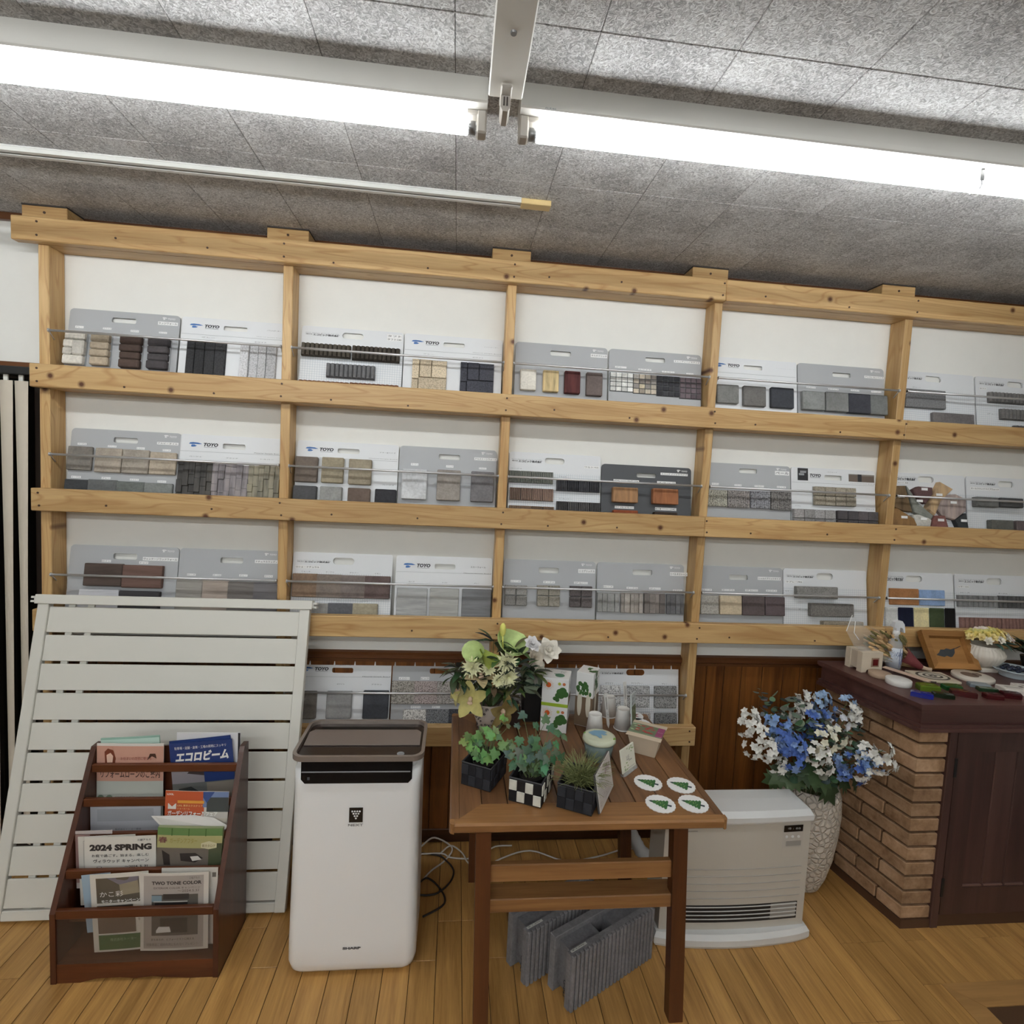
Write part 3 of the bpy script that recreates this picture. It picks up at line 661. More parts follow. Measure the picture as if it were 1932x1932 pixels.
BOARDS=[
[0,0,'g',-1.372,0.423,[-51,279,42,300],[['L',[126,283,203,297],'ラッジウォール'],['t',[-185,245,-154,254]],['t',[-81,247,-49,255]],['t',[24,244,56,253]],['t',[133,247,164,254]],['stack',[-213,90,-131,228],24,'Wh'],['stack',[-110,92,-39,222],24,'Be'],['stack',[-1,89,81,222],26,'Db'],['stack',[105,91,187,221],26,'Dg']]],
[0,0,'w',-0.948,0.415,[-41,279,53,298],[['T',[-116,282,-58,298]],['N',[131,288,187,297],'ノヴェルボーダー'],['M',[92,259,197,267]],['t',[-127,241,-70,247]],['t',[83,235,135,243]],['strips',[-173,69,-22,227],18,'Bk',4],['strips',[39,65,180,226],18,'Lg',4]]],
[1,0,'g',-1.366,0.428,[-50,274,44,296],[['L',[119,275,203,286],'アルビータイル'],['t',[-186,257,-152,265]],['t',[-70,253,-37,261]],['t',[42,250,73,259]],['t',[143,248,175,256]],['t',[-197,119,-161,128]],['t',[-82,120,-48,129]],['t',[27,119,61,127]],['t',[134,116,168,125]],['s',[-223,151,-120,249],14,'T1'],['s',[-108,147,-7,247],14,'T2'],['s',[-4,147,99,246],14,'T3'],['s',[102,148,205,241],14,'T4'],['s',[-235,21,-121,113],14,'Ch'],['s',[-126,18,-14,116],14,'G2'],['s',[-17,17,92,113],14,'Gg'],['s',[90,16,200,112],14,'G4']]],
[1,0,'w',-0.95,0.415,[-37,271,55,293],[['T',[-113,274,-55,292]],['M',[92,254,200,265]],['t',[-168,229,-116,236]],['t',[-22,229,30,236]],['t',[115,232,174,238]],['ledge',[-202,42,-62,215],16,'Ds'],['ledge',[-63,43,80,207],16,'Mv'],['ledge',[78,43,211,209],16,'Mx']]],
[0,1,'e',-0.465,0.424,[-45,282,43,308],[['E',[-195,286,-55,299]],['L',[141,286,204,315],'タフト\nタフト130'],['rib',[-206,193,-4,248],22,'Db2',11],['rib',[1,189,200,250],22,'Db3',11],['rib',[-100,108,101,167],22,'Gm',11],['rib',[-208,21,-4,89],20,'Rb',11],['rib',[-2,24,201,91],20,'Rb',11]]],
[0,1,'w',-0.039,0.423,[-45,279,46,298],[['T',[-122,282,-63,298]],['N',[130,287,194,293],'ナンドボーダー'],['M',[84,257,206,266]],['t',[-131,238,-80,243]],['t',[80,237,132,243]],['ash',[-172,66,-26,213],12,'Sb'],['ash',[33,66,177,214],12,'Sl']]],
[1,1,'w',-0.471,0.429,[-45,278,47,299],[['T',[-120,281,-62,298]],['N',[132,286,200,295],'アラーBペイブ'],['M',[88,258,208,267]],['t',[148,146,202,154]],['s',[-212,145,-120,253],22,'B1'],['s',[-103,146,-13,255],22,'B2'],['s',[9,144,104,253],22,'B2b'],['s',[-214,32,-118,129],22,'G6'],['s',[-104,31,-13,130],22,'G7'],['s',[11,31,104,129],22,'B3'],['s',[124,30,218,129],22,'K1']]],
[1,1,'g',-0.042,0.425,[-42,275,50,297],[['L',[113,279,214,291],'アルストーンウォール'],['t',[-161,241,-129,251]],['t',[-9,240,23,250]],['t',[135,239,168,247]],['s',[-195,92,-88,222],22,'Lg2'],['s',[-45,93,56,226],22,'Tp'],['s',[102,93,201,226],22,'Dg2']]],
[0,2,'g',0.436,0.415,[-51,275,41,297],[['L',[130,280,205,296],'オルガブリック'],['s',[-183,107,-114,198],22,'Wh2'],['s',[-83,106,-14,200],22,'Tn'],['s',[12,104,81,203],24,'Mr'],['s',[109,101,181,204],22,'Br4']]],
[0,2,'g',0.864,0.43,[-47,278,44,299],[['L',[86,284,209,295],'キャンディーノモザイク'],['t',[-186,240,-134,248]],['t',[-79,237,-19,244]],['t',[31,234,89,241]],['t',[145,231,178,239]],['mos',[-209,132,-104,217],8,'MW'],['mos',[-103,128,4,217],8,'MB'],['mos',[5,123,112,217],8,'MD'],['mos',[112,118,216,216],8,'MP']]],
[1,2,'e',0.434,0.417,[-48,279,41,306],[['E',[-198,280,-58,295]],['L',[131,267,201,279],'ワルトベC'],['t',[-203,248,-149,255]],['t',[14,221,52,229]],['t',[17,122,83,129]],['pav',[-208,187,-10,240],22,'Pg'],['pav',[5,158,203,213],22,'Pd'],['pav',[-202,109,-7,165],22,'Pb'],['pav',[7,58,206,113],22,'Pd2'],['pav',[-203,32,-3,86],22,'Pb2']]],
[1,2,'c',0.857,0.423,[-47,239,44,259],[['L',[65,255,194,266],'スコッチブリックペイブ'],['t',[-155,215,-36,225]],['t',[49,214,137,226]],['t',[-147,93,-58,105]],['t',[41,93,141,106]],['s',[-164,119,-49,186],30,'Rt'],['s',[21,119,139,189],30,'Ro'],['s',[-160,19,-48,84],30,'Rr'],['s',[28,15,135,83],30,'Rd']]],
[0,3,'w',1.334,0.414,[-52,276,38,296],[['T',[-129,281,-72,297]],['N',[105,289,195,294],'アンスレモンペイブ'],['M',[80,260,199,266]],['s',[-187,107,-85,193],20,'Gn'],['s',[-62,102,45,194],20,'Gt'],['s',[70,102,180,196],20,'Nb']]],
[0,3,'g',1.761,0.434,[-43,272,48,293],[['L',[117,277,215,288],'アンスレモンペイブ'],['t',[-174,209,-128,216]],['t',[-66,208,-14,215]],['t',[47,209,90,217]],['t',[150,209,201,217]],['s',[-205,102,-97,189],22,'Gc'],['s',[-91,102,20,192],22,'Gc2'],['s',[18,100,130,192],22,'Nb2'],['s',[128,100,236,192],22,'Gc3']]],
[1,3,'g',1.345,0.415,[-45,284,43,305],[['L',[131,283,202,302],'ペール'],['t',[-178,222,-144,231]],['t',[-68,221,-34,230]],['t',[30,221,76,230]],['t',[140,222,184,231]],['rs',[-211,122,-110,197],14,'P1'],['rs',[-106,120,-1,198],14,'P2'],['rs',[5,121,99,200],14,'P3'],['rs',[105,118,204,203],14,'P4']]],
[1,3,'w',1.769,0.426,[-45,272,44,295],[['T2',[-119,280,-63,298]],['sticker',[-180,264,-128,322]],['photo',[78,270,209,306]],['N',[-30,306,19,313],'マグセット'],['M',[86,258,210,266]],['t',[-198,139,-166,146]],['t',[160,139,207,145]],['grid24',[-108,148,101,237],22,'Cb',4,2],['grid24',[-220,40,-6,128],22,'Cg',4,2],['grid24',[5,40,223,129],22,'Cd',4,2]]],
[0,4,'e',2.242,0.411,[-53,281,32,309],[['E',[-220,287,-64,301]],['t',[-123,246,-75,252]],['s',[-171,147,36,235],20,'Fl'],['s',[-33,44,181,130],20,'Fl2']]],
[0,4,'e',2.661,0.415,[-37,283,49,311],[['E',[-186,285,-51,301]],['L',[-188,262,-150,272],'タフト'],['t',[-155,141,-86,149]],['rib',[-150,198,68,249],22,'Rg',11],['rib',[-91,119,126,171],22,'Rg',11],['rib',[-23,39,196,93],22,'Rg2',11]]],
[1,4,'e',2.248,0.415,[-42,284,42,314],[['E',[-207,289,-51,308]],['L',[-151,272,-91,283],'ストーン・乱形'],['poly',[[-213,256],[-128,260],[-95,134],[-145,139],[-215,158]],24,'Fo'],['poly',[[-123,260],[-100,228],[-86,189],[12,120],[-1,97],[-87,134]],26,'Fg'],['poly',[[-88,244],[-58,260],[14,258],[15,227],[-24,177],[-71,208]],24,'Fp'],['poly',[[52,287],[119,255],[49,195],[14,123],[-25,151],[13,219]],28,'Ft'],['poly',[[80,226],[137,232],[191,209],[189,153],[124,106],[68,119],[29,161]],22,'Fk'],['poly',[[-216,143],[-176,152],[-86,105],[-72,73],[-120,38],[-219,34]],24,'Fb'],['poly',[[-94,123],[-42,129],[1,101],[-9,42],[-73,40]],24,'Fw'],['poly',[[14,124],[74,126],[95,46],[-1,43]],24,'Fr'],['poly',[[126,106],[186,142],[200,50],[152,49]],24,'Fd']]],
[1,4,'e',2.669,0.415,[-35,281,51,311],[['E',[-185,287,-46,301]],['L',[-186,260,-29,275],'オールラウンドペイブウォッド'],['s',[-183,176,-65,224],30,'Gp'],['s',[-56,180,68,225],30,'Gq'],['s',[-108,55,10,116],30,'Gp2'],['s',[26,57,143,117],30,'Gq2']]],
[2,0,'g',-1.372,0.429,[-46,270,48,294],[['L',[71,268,211,283],'ヴィンテージウッドウォール'],['t2',[-89,256,-53,266],'ロイン'],['t2',[58,253,94,264],'ナッツ'],['s',[-142,158,5,251],22,'Wd1'],['s',[6,154,162,248],22,'Wd2'],['s',[-154,43,1,144],22,'Ww'],['s',[-1,35,158,141],22,'Wk']]],
[2,0,'g',-0.949,0.415,[-41,268,52,291],[['L',[100,272,196,286],'ナチュラルウッディ'],['t',[-171,210,-136,219]],['t',[-67,211,-33,220]],['t',[40,213,74,222]],['t',[144,212,178,222]],['s',[-214,61,-97,193],12,'W1'],['s',[-106,60,6,193],12,'W2'],['s',[-2,60,110,192],12,'W3'],['s',[102,59,217,192],12,'W4']]],
[2,1,'e',-0.479,0.426,[-44,277,46,306],[['E',[-195,281,-52,292]],['L',[-201,256,-97,268],'ロシェ・ナチュラル'],['t2',[-177,239,-135,247],'フォーク'],['t2',[-74,239,-34,247],'オークル'],['t2',[27,239,70,247],'ボルドー'],['t2',[135,238,164,247],'イモン'],['t2',[-128,115,-92,123],'シルバー'],['t2',[-19,115,2,123],'グレー'],['t2',[78,116,117,124],'ベージュ'],['s',[-206,134,-101,234],18,'R1'],['s',[-106,134,0,233],18,'R2'],['s',[-5,133,102,232],18,'R3'],['s',[97,134,207,232],18,'R4'],['s',[-154,9,-48,109],18,'R5'],['s',[-53,11,56,111],18,'R6'],['s',[51,13,159,112],18,'R7']]],
[2,1,'w',-0.039,0.428,[-44,270,47,293],[['T',[-122,273,-63,292]],['N',[115,278,183,290],'スカーウォール'],['M',[86,251,208,261]],['t',[-156,208,-127,216]],['t',[-11,208,16,215]],['t',[131,209,159,216]],['s',[-203,27,-70,185],14,'V1'],['s',[-60,30,68,187],14,'V2'],['s',[81,33,212,187],14,'V3']]],
[2,2,'g',0.437,0.425,[-53,268,40,292],[['L',[130,273,208,291],'ニコブリックス'],['t',[-179,222,-133,232]],['t',[-30,222,23,232]],['t',[111,223,175,233]],['grid24',[-206,119,-104,211],20,'N1',2,2],['grid24',[-60,119,46,214],20,'N2',2,2],['grid24',[89,118,194,215],20,'N3',2,2]]],
[2,2,'g',0.862,0.415,[-40,272,54,296],[['L',[139,273,224,290],'リベルタストーン'],['t',[-176,209,-130,220]],['t',[-67,207,-14,216]],['t',[40,207,95,217]],['t',[154,202,199,210]],['strips',[-207,102,-103,188],16,'St1',4],['strips',[-96,99,9,190],16,'St2',5],['strips',[13,99,116,191],16,'St3',4],['strips',[121,98,225,190],16,'St4',4]]],
[2,3,'g',1.35,0.415,[-59,264,33,287],[['L',[82,267,198,282],'シャルナブリックタイプ'],['t',[-194,209,-145,218]],['t',[-96,211,-34,219]],['t',[19,212,83,221]],['t',[123,213,178,222]],['s',[-217,102,-119,189],20,'Sg'],['s',[-113,103,-7,190],20,'Sc'],['s',[-3,101,106,191],20,'Sd'],['s',[110,102,211,190],20,'Se']]],
[2,3,'e',1.774,0.428,[-45,277,41,308],[['E',[-195,283,-56,296]],['L',[-203,257,-116,269],'ラブレ・FRS'],['t',[-205,215,-143,223]],['t',[-142,130,-76,139]],['s',[-162,188,44,244],30,'Gr1'],['s',[-93,105,124,166],30,'Gr2'],['s',[-32,19,172,84],30,'Gr3']]],
[2,4,'e',2.243,0.414,[-49,280,40,310],[['E',[-187,282,-58,306]],['t',[-118,232,-58,242]],['t',[24,231,100,240]],['s',[-143,168,14,247],8,'Or'],['s',[17,168,153,244],8,'Bl'],['s',[-166,23,-100,156],8,'W9'],['s',[-96,25,-18,156],8,'Nv'],['s',[-14,26,65,157],8,'Cr'],['s',[69,28,147,157],8,'Gz'],['s',[151,29,226,158],8,'Kz']]],
[2,4,'e',2.664,0.415,[-34,279,53,311],[['E',[-186,285,-44,302]],['L',[-191,259,-129,270],'リサールC'],['t',[-180,232,-126,240]],['t',[26,232,80,242]],['rib',[-203,167,17,224],16,'Ra',8],['rib',[20,166,242,226],16,'Rk',8],['rib',[-193,49,29,116],16,'Re',9],['rib',[32,46,252,116],16,'Re',9]]],
[3,1,'w',-0.463,0.415,[-51,271,40,294],[['T',[-125,278,-66,296]],['N',[-42,302,32,312],'ライムストーン'],['M',[82,251,203,262]],['t',[-29,219,8,228]],['t',[120,219,170,228]],['s',[-220,77,-107,194],16,'L1'],['s',[-65,78,43,195],16,'L2'],['s',[92,78,202,199],16,'L3']]],
[3,1,'g',-0.044,0.415,[-42,272,49,296],[['t2',[-178,245,-130,257],'イエロー'],['t2',[-81,246,-43,258],'ピンク'],['t2',[-119,121,-76,132],'ホワイト'],['t2',[-25,122,10,132],'グレー'],['s',[-209,142,-105,241],14,'X1'],['s',[-108,143,-5,241],14,'X2'],['s',[-7,143,96,241],14,'X3'],['s',[-152,16,-49,118],14,'X4'],['s',[-52,16,52,118],14,'X5'],['s',[49,16,149,119],14,'X6']]],
[3,2,'g',0.44,0.415,[-27,268,64,294],[['s',[-169,127,-60,230],14,'X7'],['s',[-60,127,47,231],14,'X8']]],
[3,2,'e',0.868,0.421,[-44,275,44,303],[['E',[-194,280,-54,291]],['t2',[-146,234,-104,245],'ホワイト'],['t2',[-22,235,38,246],'ライトグレー'],['t2',[126,234,157,244],'グレー'],['s',[-168,133,-72,231],14,'Y1'],['s',[-44,133,66,230],14,'Y2'],['s',[89,129,197,230],14,'Y3'],['s',[-39,3,71,108],14,'Y5'],['s',[91,3,200,107],14,'Y4']]],
]
ROWN = ('top row', 'middle row', 'third row', 'bottom row')
LBL = ['grey board with stacked white, beige and dark ledge stones, top left bay', 'white board with black and pale upright stone strips, top row left bay',
 'grey board with eight square taupe and charcoal tiles, middle row left bay', 'white board with three panels of thin ledge strips, middle row left bay',
 'white grid board with ribbed dark brown and grey edging blocks, top row second bay', 'white board with beige and dark slate ashlar tiles, top row second bay',
 'white board with seven brown, tan and black paver samples, middle row second bay', 'grey board with three pale, taupe and dark rectangular blocks, middle row second bay',
 'grey board with white, tan, maroon and brown brick slips, top row third bay', 'grey board with four mosaic tile sheets from white to dark, top row third bay',
 'white grid board with ribbed grey and brown pavers in fours, middle row third bay', 'charcoal board with rust orange rough brick samples, middle row third bay',
 'white board with three square grey pavers, top row fourth bay', 'grey board with four square grey and navy pavers touching, top row fourth bay',
 'grey board with four pebbly washed aggregate tiles, middle row fourth bay', 'white board with cube stone sets, black sticker and small photo, middle row fourth bay',
 'white grid board with long flamed grey slabs, top row right bay', 'white grid board with ribbed grey edging blocks, top row at right edge',
 'white grid board with irregular flagstone pieces in brown, tan and pink, middle row right bay', 'white grid board with small dark brick pavers, middle row at right edge',
 'grey board with brown, red, white and black sleeper-like blocks, third row left bay', 'grey board with four wood-look grey tiles, third row left bay',
 'white grid board with row of four brown pavers over grey ones, third row second bay', 'white board with three pale grey split-faced wall tiles, third row second bay',
 'grey board with three two-by-two granite cube sets, third row third bay', 'grey board with four striped ribbed stone tiles, third row third bay',
 'grey board with pale, cream and maroon-brown tumbled bricks, third row fourth bay', 'white grid board with speckled grey long bricks, third row fourth bay',
 'white grid board with orange, blue, navy, cream and green colour swatches, third row right bay', 'white grid board with grey and red ribbed edging, third row at right edge',
 'white board with brown, grey and navy samples behind the air purifier', 'grey board with speckled washed pebble tiles low behind the air purifier',
 'grey board mostly hidden behind the flowers and carton boxes', 'white grid board with terrazzo samples low behind the paper cups']
for b, l in zip(BOARDS, LBL): board(b[0], b[2], b[3], b[4], b[5], b[6], l)

# ================================================================ slatted fence panel leaning on the shelf
m_fence = plain('fence_white', (216, 214, 206), .42)
fp = thing('fence_panel', 'off-white slatted fence panel leaning against the left end of the shelf', 'fence panel', (-1.095, -.381, .006), (-math.atan2(.26, 1.13), 0, math.radians(.15)))
FH = 1.167
for s in (-1, 1): MB().cbox(*sorted((s*.515, s*.475)), -.030, .0, 0, 1.131, .002).build('stile', m_fence, fp)
MB().cbox(-.525, .525, -.036, .006, 1.131, FH, .002).build('top_rail', m_fence, fp)
MB().cbox(-.475, .475, -.026, -.002, 0, .034, .002).build('bottom_rail', m_fence, fp)
for s in (-1, 1):
    o = MB().box(*sorted((s*.525, s*.542)), -.030, .0, 1.136, 1.144).box(*sorted((s*.525, s*.542)), -.030, .0, 1.152, 1.160).box(*sorted((s*.525, s*.530)), -.030, .0, 1.136, 1.160); o.build('rail_end', m_fence, fp)
for k in range(10):
    z0 = .040+k*.1091
    MB().cbox(-.4745, .4745, -.022, -.012, z0, z0+.0985, .002).build('slat', m_fence, fp)
for s in (-.40, -.33): MB().box(s-.012, s+.012, -.0115, -.004, .03, 1.132).build('back_batten', m_fence, fp)

# ================================================================ brochure rack
m_rk = wood('rack_wood', (52, 26, 16), (88, 48, 30), 'z', .3, .6); m_rkx = wood('rack_wood_x', (70, 36, 19), (108, 60, 34), 'x', .3, .6)
m_acr = glass('smoky_acrylic', (120, 105, 92), .16, .06)
rk = thing('brochure_rack', 'dark brown wooden brochure rack with sloped tiers and clear front', 'rack', (-.975, -.535, 0))
side = [(-.118, 0), (-.121, .24), (.072, .672), (.082, .690), (.118, .690), (.118, 0)]
for x0 in (-.257, .240): MB().prism(side, 'x', x0, x0+.017).build('side_panel', m_rk, rk)
MB().box(-.24, .24, .104, .112, .0, .68).build('back_panel', m_rk, rk)
bp = [(-.24, 0), (-.24, .064), (.24, .064), (.24, 0), (.17, 0), (.10, .006), (.05, .012), (0, .007), (-.05, .013), (-.12, .012), (-.17, 0)]
MB().prism(bp, 'y', -.115, -.101).build('base_board', m_rkx, rk)
MB().box(-.24, .24, -.10, .104, .052, .062).build('bottom_shelf', m_rkx, rk)
kk = .193/.432
tiers = [(-.117, .222, .252), (-.070, .321, .350), (-.027, .420, .448), (.016, .512, .540), (.060, .609, .637)]
for y, a, b in tiers:
    o = MB().cbox(-.24, .24, y-.004, y+.010, a, b, .002).build('cross_bar', m_rkx, rk)
for (y, a, b), ya in zip(tiers[:1], (0,)):
    MB().box(-.239, .239, y+.002, y+.0045, .064, a).build('clear_front', m_acr, rk)
for (y, a, b), (yn, zs) in zip(tiers[1:], ((-.029, .168), (.014, .352), (.0585, .385), (.102, .398))):
    MB().box(-.24, .24, y+.0105, yn, zs-.006, zs).build('tier_shelf', m_rkx, rk)

def sheet(name, label, cat, pts, y, bits, col=(225, 224, 220), rough=.35, th=.002, group=None, bend=.002, lean=.0, ym=None):
    """a printed sheet: pts = top-left, top-right (x, z) and height; bits = printed areas and letters in sheet units 0..1"""
    (xa, za), (xb, zb), h = pts
    if ym is not None:
        f = (y+2.417)/(ym+2.417); xa, xb, za, zb, h = xa*f, xb*f, 1.71+(za-1.71)*f, 1.71+(zb-1.71)*f, h
    xa = max(xa, -1.212); xb = min(xb, -.738)
    w = math.hypot(xb-xa, zb-za); a = math.atan2(zb-za, xb-xa)
    t = thing(name, label, cat, (xa, y, za), (-lean, -a, 0), group)
    n = 8; mb = MB(); vs = []
    yb = lambda u: -bend*math.sin(math.pi*u)
    for yy in (0, th):
        for j in range(n+1):
            u = j/n
            for z in (0, -h): vs.append((u*w, yb(u)+yy, z))
    m = 2*(n+1); fs = []
    for j in range(n):
        p = 2*j
        fs += [(p, p+1, p+3, p+2), (m+p, m+p+2, m+p+3, m+p+1), (p, p+2, m+p+2, m+p), (p+1, m+p+1, m+p+3, p+3)]
    fs += [(0, m, m+1, 1), (2*n, 2*n+1, m+2*n+1, m+2*n)]
    mb.add(vs, fs).build('paper', plain('paper_%d_%d_%d' % col, col, rough), t)
    groups = {}
    for bt in bits:
        key = (bt[0], bt[1]); groups.setdefault(key, []).append(bt)
    for lv, ((kind, c), lst) in enumerate(groups.items()):
        mb = MB(); yo = -.0004-.00025*lv
        for bt in lst:
            u0, v0, u1, v1 = bt[2:6]
            if kind == 'r':
                q = 6
                for j in range(q):
                    ua, ub = u0+(u1-u0)*j/q, u0+(u1-u0)*(j+1)/q
                    mb.quad((ua*w, yb(ua)+yo, -v1*h), (ub*w, yb(ub)+yo, -v1*h), (ub*w, yb(ub)+yo, -v0*h), (ua*w, yb(ua)+yo, -v0*h))
            elif kind == 'p':
                P = bt[6]; mb.add([(u*w, yb(u)+yo, -v*h) for u, v in P], [tuple(range(len(P)))])
            else:
                k = len(mb.v); text(mb, bt[6], u0*w, u1*w, -v1*h, -v0*h, 0, bt[7] if len(bt) > 7 else 0, bt[8] if len(bt) > 8 else 0)
                for i in range(k, len(mb.v)):
                    x, _, z = mb.v[i]; mb.v[i] = (x, yb(x/w)+yo, z)
        mb.build({'r': 'printed_area', 'p': 'printed_shape', 't': 'lettering'}[kind], plain('print_%d_%d_%d' % c, c, rough), t)
    return t
GR = 'leaflets in the brochure rack'
K_, Wt = (52, 48, 48), (238, 236, 232)
A4 = .297
sheet('leaflet', 'pale green folders at the back of the top left tier', 'leaflet', ((-1.221, .722), (-1.004, .733), .26), -.436, [('r', (196, 220, 208), 0, .02, 1, .1)], (150, 186, 170), group=GR, ym=-.462, th=.006)
sheet('leaflet', 'pinkish loan leaflet with cartoon faces in the top left tier', 'leaflet', ((-1.208, .714), (-.980, .712), A4), -.4555,
 [('r', (206, 158, 140), 0, .03, 1, .46), ('r', (196, 200, 192), 0, .46, 1, 1), ('t', (70, 50, 46), .06, .32, .95, .42, 'リフォームローンのご案内', .02), ('t', (150, 70, 60), .36, .16, .82, .2, 'お住まいの改修に使える'), ('t', (90, 60, 54), .36, .24, .9, .28, '安心してご利用ください'),
  ('p', (120, 62, 44), 0, 0, 0, 0, [(.12, .1), (.17, .06), (.25, .08), (.29, .18), (.27, .26), (.13, .26)]), ('p', (232, 196, 176), 0, 0, 0, 0, [(.15, .14), (.21, .11), (.25, .15), (.24, .23), (.16, .23)]), ('p', (70, 46, 36), 0, 0, 0, 0, [(.76, .2), (.8, .12), (.88, .12), (.9, .18), (.83, .15)]),
  ('p', (120, 140, 120), 0, 0, 0, 0, [(.07+.05*math.cos(a*.7), .66+.035*math.sin(a*.7)) for a in range(9)]), ('p', (120, 140, 120), 0, 0, 0, 0, [(.2+.05*math.cos(a*.7), .66+.035*math.sin(a*.7)) for a in range(9)]),
  ('r', (84, 130, 110), .58, .76, .86, .86), ('t', (110, 116, 112), .28, .64, .62, .67, 'ご利用のお客様へ'), ('t', Wt, .62, .785, .82, .83, '詳しくはこちら'), ('r', (60, 60, 60), .16, .74, .165, .84), ('r', (60, 60, 60), .225, .74, .23, .84), ('r', (60, 60, 60), .16, .74, .23, .75), ('r', (60, 60, 60), .16, .83, .23, .84)], (226, 220, 214), group=GR, ym=-.478)
sheet('folder', 'white folder with a dark spine behind the blue catalogue', 'folder', ((-.950, .738), (-.731, .738), .28), -.443, [('r', (40, 40, 44), .965, 0, 1, 1)], (222, 222, 226), group=GR, ym=-.452, th=.004, bend=.0)
sheet('leaflet', 'second blue catalogue tilted behind the front blue one', 'leaflet', ((-.967, .716), (-.762, .739), .25), -.4475, [('r', (44, 66, 124), .01, .01, .99, .1)], (34, 52, 108), group=GR, ym=-.470)
sheet('leaflet', 'blue catalogue with big slanted white title in the top right tier', 'leaflet', ((-.961, .713), (-.752, .731), .27), -.455,
 [('r', (44, 62, 116), 0, 0, 1, .47), ('t', Wt, .08, .12, .93, .26, 'エコロビーム', .05, .25), ('t', Wt, .08, .05, .9, .09, '駐車場・店舗・倉庫・工場の照明にスッキリ'), ('r', (150, 144, 150), 0, .3, .52, .6), ('p', (70, 60, 60), 0, 0, 0, 0, [(.25, .42), (.4, .3), (.52, .3), (.52, .46)]), ('t', Wt, .55, .3, .75, .34, '施工例あります'), ('t', (160, 120, 70), .55, .37, .95, .4, '明るさと省エネで選ばれて'), ('r', (108, 110, 108), 0, .55, 1, .98), ('r', (140, 132, 122), .55, .56, .98, .78), ('p', (56, 60, 62), 0, 0, 0, 0, [(.1, .62), (.3, .6), (.5, .72), (.1, .74)]), ('t', (40, 40, 40), .6, .84, .95, .93, '●⬤●', .02)], (44, 62, 116), group=GR, ym=-.482, rough=.25)
sheet('leaflet', 'grey back page of a leaflet in the second tier at left', 'leaflet', ((-1.202, .514), (-.968, .516), .11), -.492, [('t', (90, 90, 96), .35, .74, .72, .8, '株式会社トーヨー建材'), ('r', (168, 170, 176), .1, .1, .9, .5)], (186, 188, 194), group=GR, ym=-.520)
sheet('leaflet', 'orange-red garden fair flyer with envelope mark in the third tier right', 'leaflet', ((-.947, .573), (-.734, .566), .20), -.535,
 [('r', (192, 92, 60), 0, 0, .62, .47), ('r', (120, 140, 180), .6, 0, 1, .28), ('r', (70, 78, 80), .66, .1, 1, .36), ('p', (206, 200, 194), 0, 0, 0, 0, [(.58, .36), (1, .36), (1, .47), (.7, .47)]), ('p', (60, 84, 140), 0, 0, 0, 0, [(.6, .0), (.78, .0), (.66, .2), (.6, .1)]),
  ('p', (230, 226, 220), 0, 0, 0, 0, [(.05, .22), (.18, .22), (.18, .32), (.05, .32)]), ('p', (192, 92, 60), 0, 0, 0, 0, [(.06, .22), (.17, .22), (.115, .275)]), ('r', (226, 160, 70), .2, .16, .62, .21), ('t', Wt, .03, .04, .14, .07, 'LIXIL', .02), ('t', (240, 214, 150), .2, .23, .6, .27, 'LIXIL 東京エクステリア'), ('t', (240, 214, 150), .2, .29, .4, .32, 'ショールーム'), ('t', Wt, .05, .345, .84, .435, 'ガーデンリフォームフェア', .03), ('r', (206, 198, 184), 0, .47, 1, 1), ('t', (90, 80, 76), .06, .50, .7, .525, '庭まわりの工事まとめてご相談ください'), ('r', (150, 140, 130), .3, .56, .5, .575), ('t', (120, 110, 100), .55, .56, .95, .6, '期間中のご成約でプレゼント')], (214, 206, 196), group=GR, ym=-.530, rough=.2)
# folded paper lying on the books
o = tag(MB().add([(-.978, -.560, .502), (-.944, -.566, .469), (-.736, -.566, .455), (-.734, -.555, .461), (-.784, -.542, .481), (-.85, -.541, .491)], [(0, 1, 2, 3, 4, 5)]).add([(-.978, -.559, .5005), (-.944, -.565, .4675), (-.736, -.565, .4535), (-.734, -.554, .4595), (-.784, -.541, .4795), (-.85, -.540, .4895)], [(5, 4, 3, 2, 1, 0)]).build('folded_paper', plain('paper_folded', (206, 202, 196), .5)), 'folded white paper lying slanted above the green garden catalogue', 'paper', GR)
sheet('catalogue', 'thick green garden catalogue with table photo in the fourth tier right', 'catalogue', ((-.953, .466), (-.735, .458), .26), -.5805,
 [('r', (104, 136, 84), 0, 0, 1, .10), ('r', (176, 172, 120), 0, .10, 1, .27), ('r', (112, 104, 96), 0, .27, .8, .56), ('r', (76, 84, 62), .8, .2, 1, .56), ('p', (210, 206, 170), 0, 0, 0, 0, [(.68, .2), (.8, .17), (.92, .2), (.92, .26), (.8, .28), (.68, .26)]), ('p', (58, 52, 50), 0, 0, 0, 0, [(.08, .3), (.2, .36), (.22, .5), (.12, .5)]), ('p', (58, 52, 50), 0, 0, 0, 0, [(.36, .34), (.6, .33), (.72, .4), (.6, .46), (.38, .44)]), ('p', (216, 210, 204), 0, 0, 0, 0, [(.52, .38), (.64, .37), (.7, .42), (.56, .44)]), ('t', (120, 78, 78), .02, .12, .16, .2, '春', .02), ('t', (150, 140, 70), .2, .13, .62, .2, 'ガーデンアフター', .0), ('t', (110, 90, 50), .7, .21, .9, .25, '新カタログ'), ('r', (74, 104, 58), .22, 0, .235, .1), ('r', (74, 104, 58), .48, 0, .495, .1), ('r', (74, 104, 58), .74, 0, .755, .1)], (140, 150, 110), group=GR, ym=-.566, th=.012, bend=.002, rough=.25)
sheet('leaflet', 'clear sleeve with a photo leaflet at the far left of the fourth tier', 'leaflet', ((-1.232, .442), (-1.11, .444), .2), -.566, [('r', (150, 120, 116), 0, .06, .4, .9)], (190, 180, 178), group=GR, ym=-.545, bend=.0)
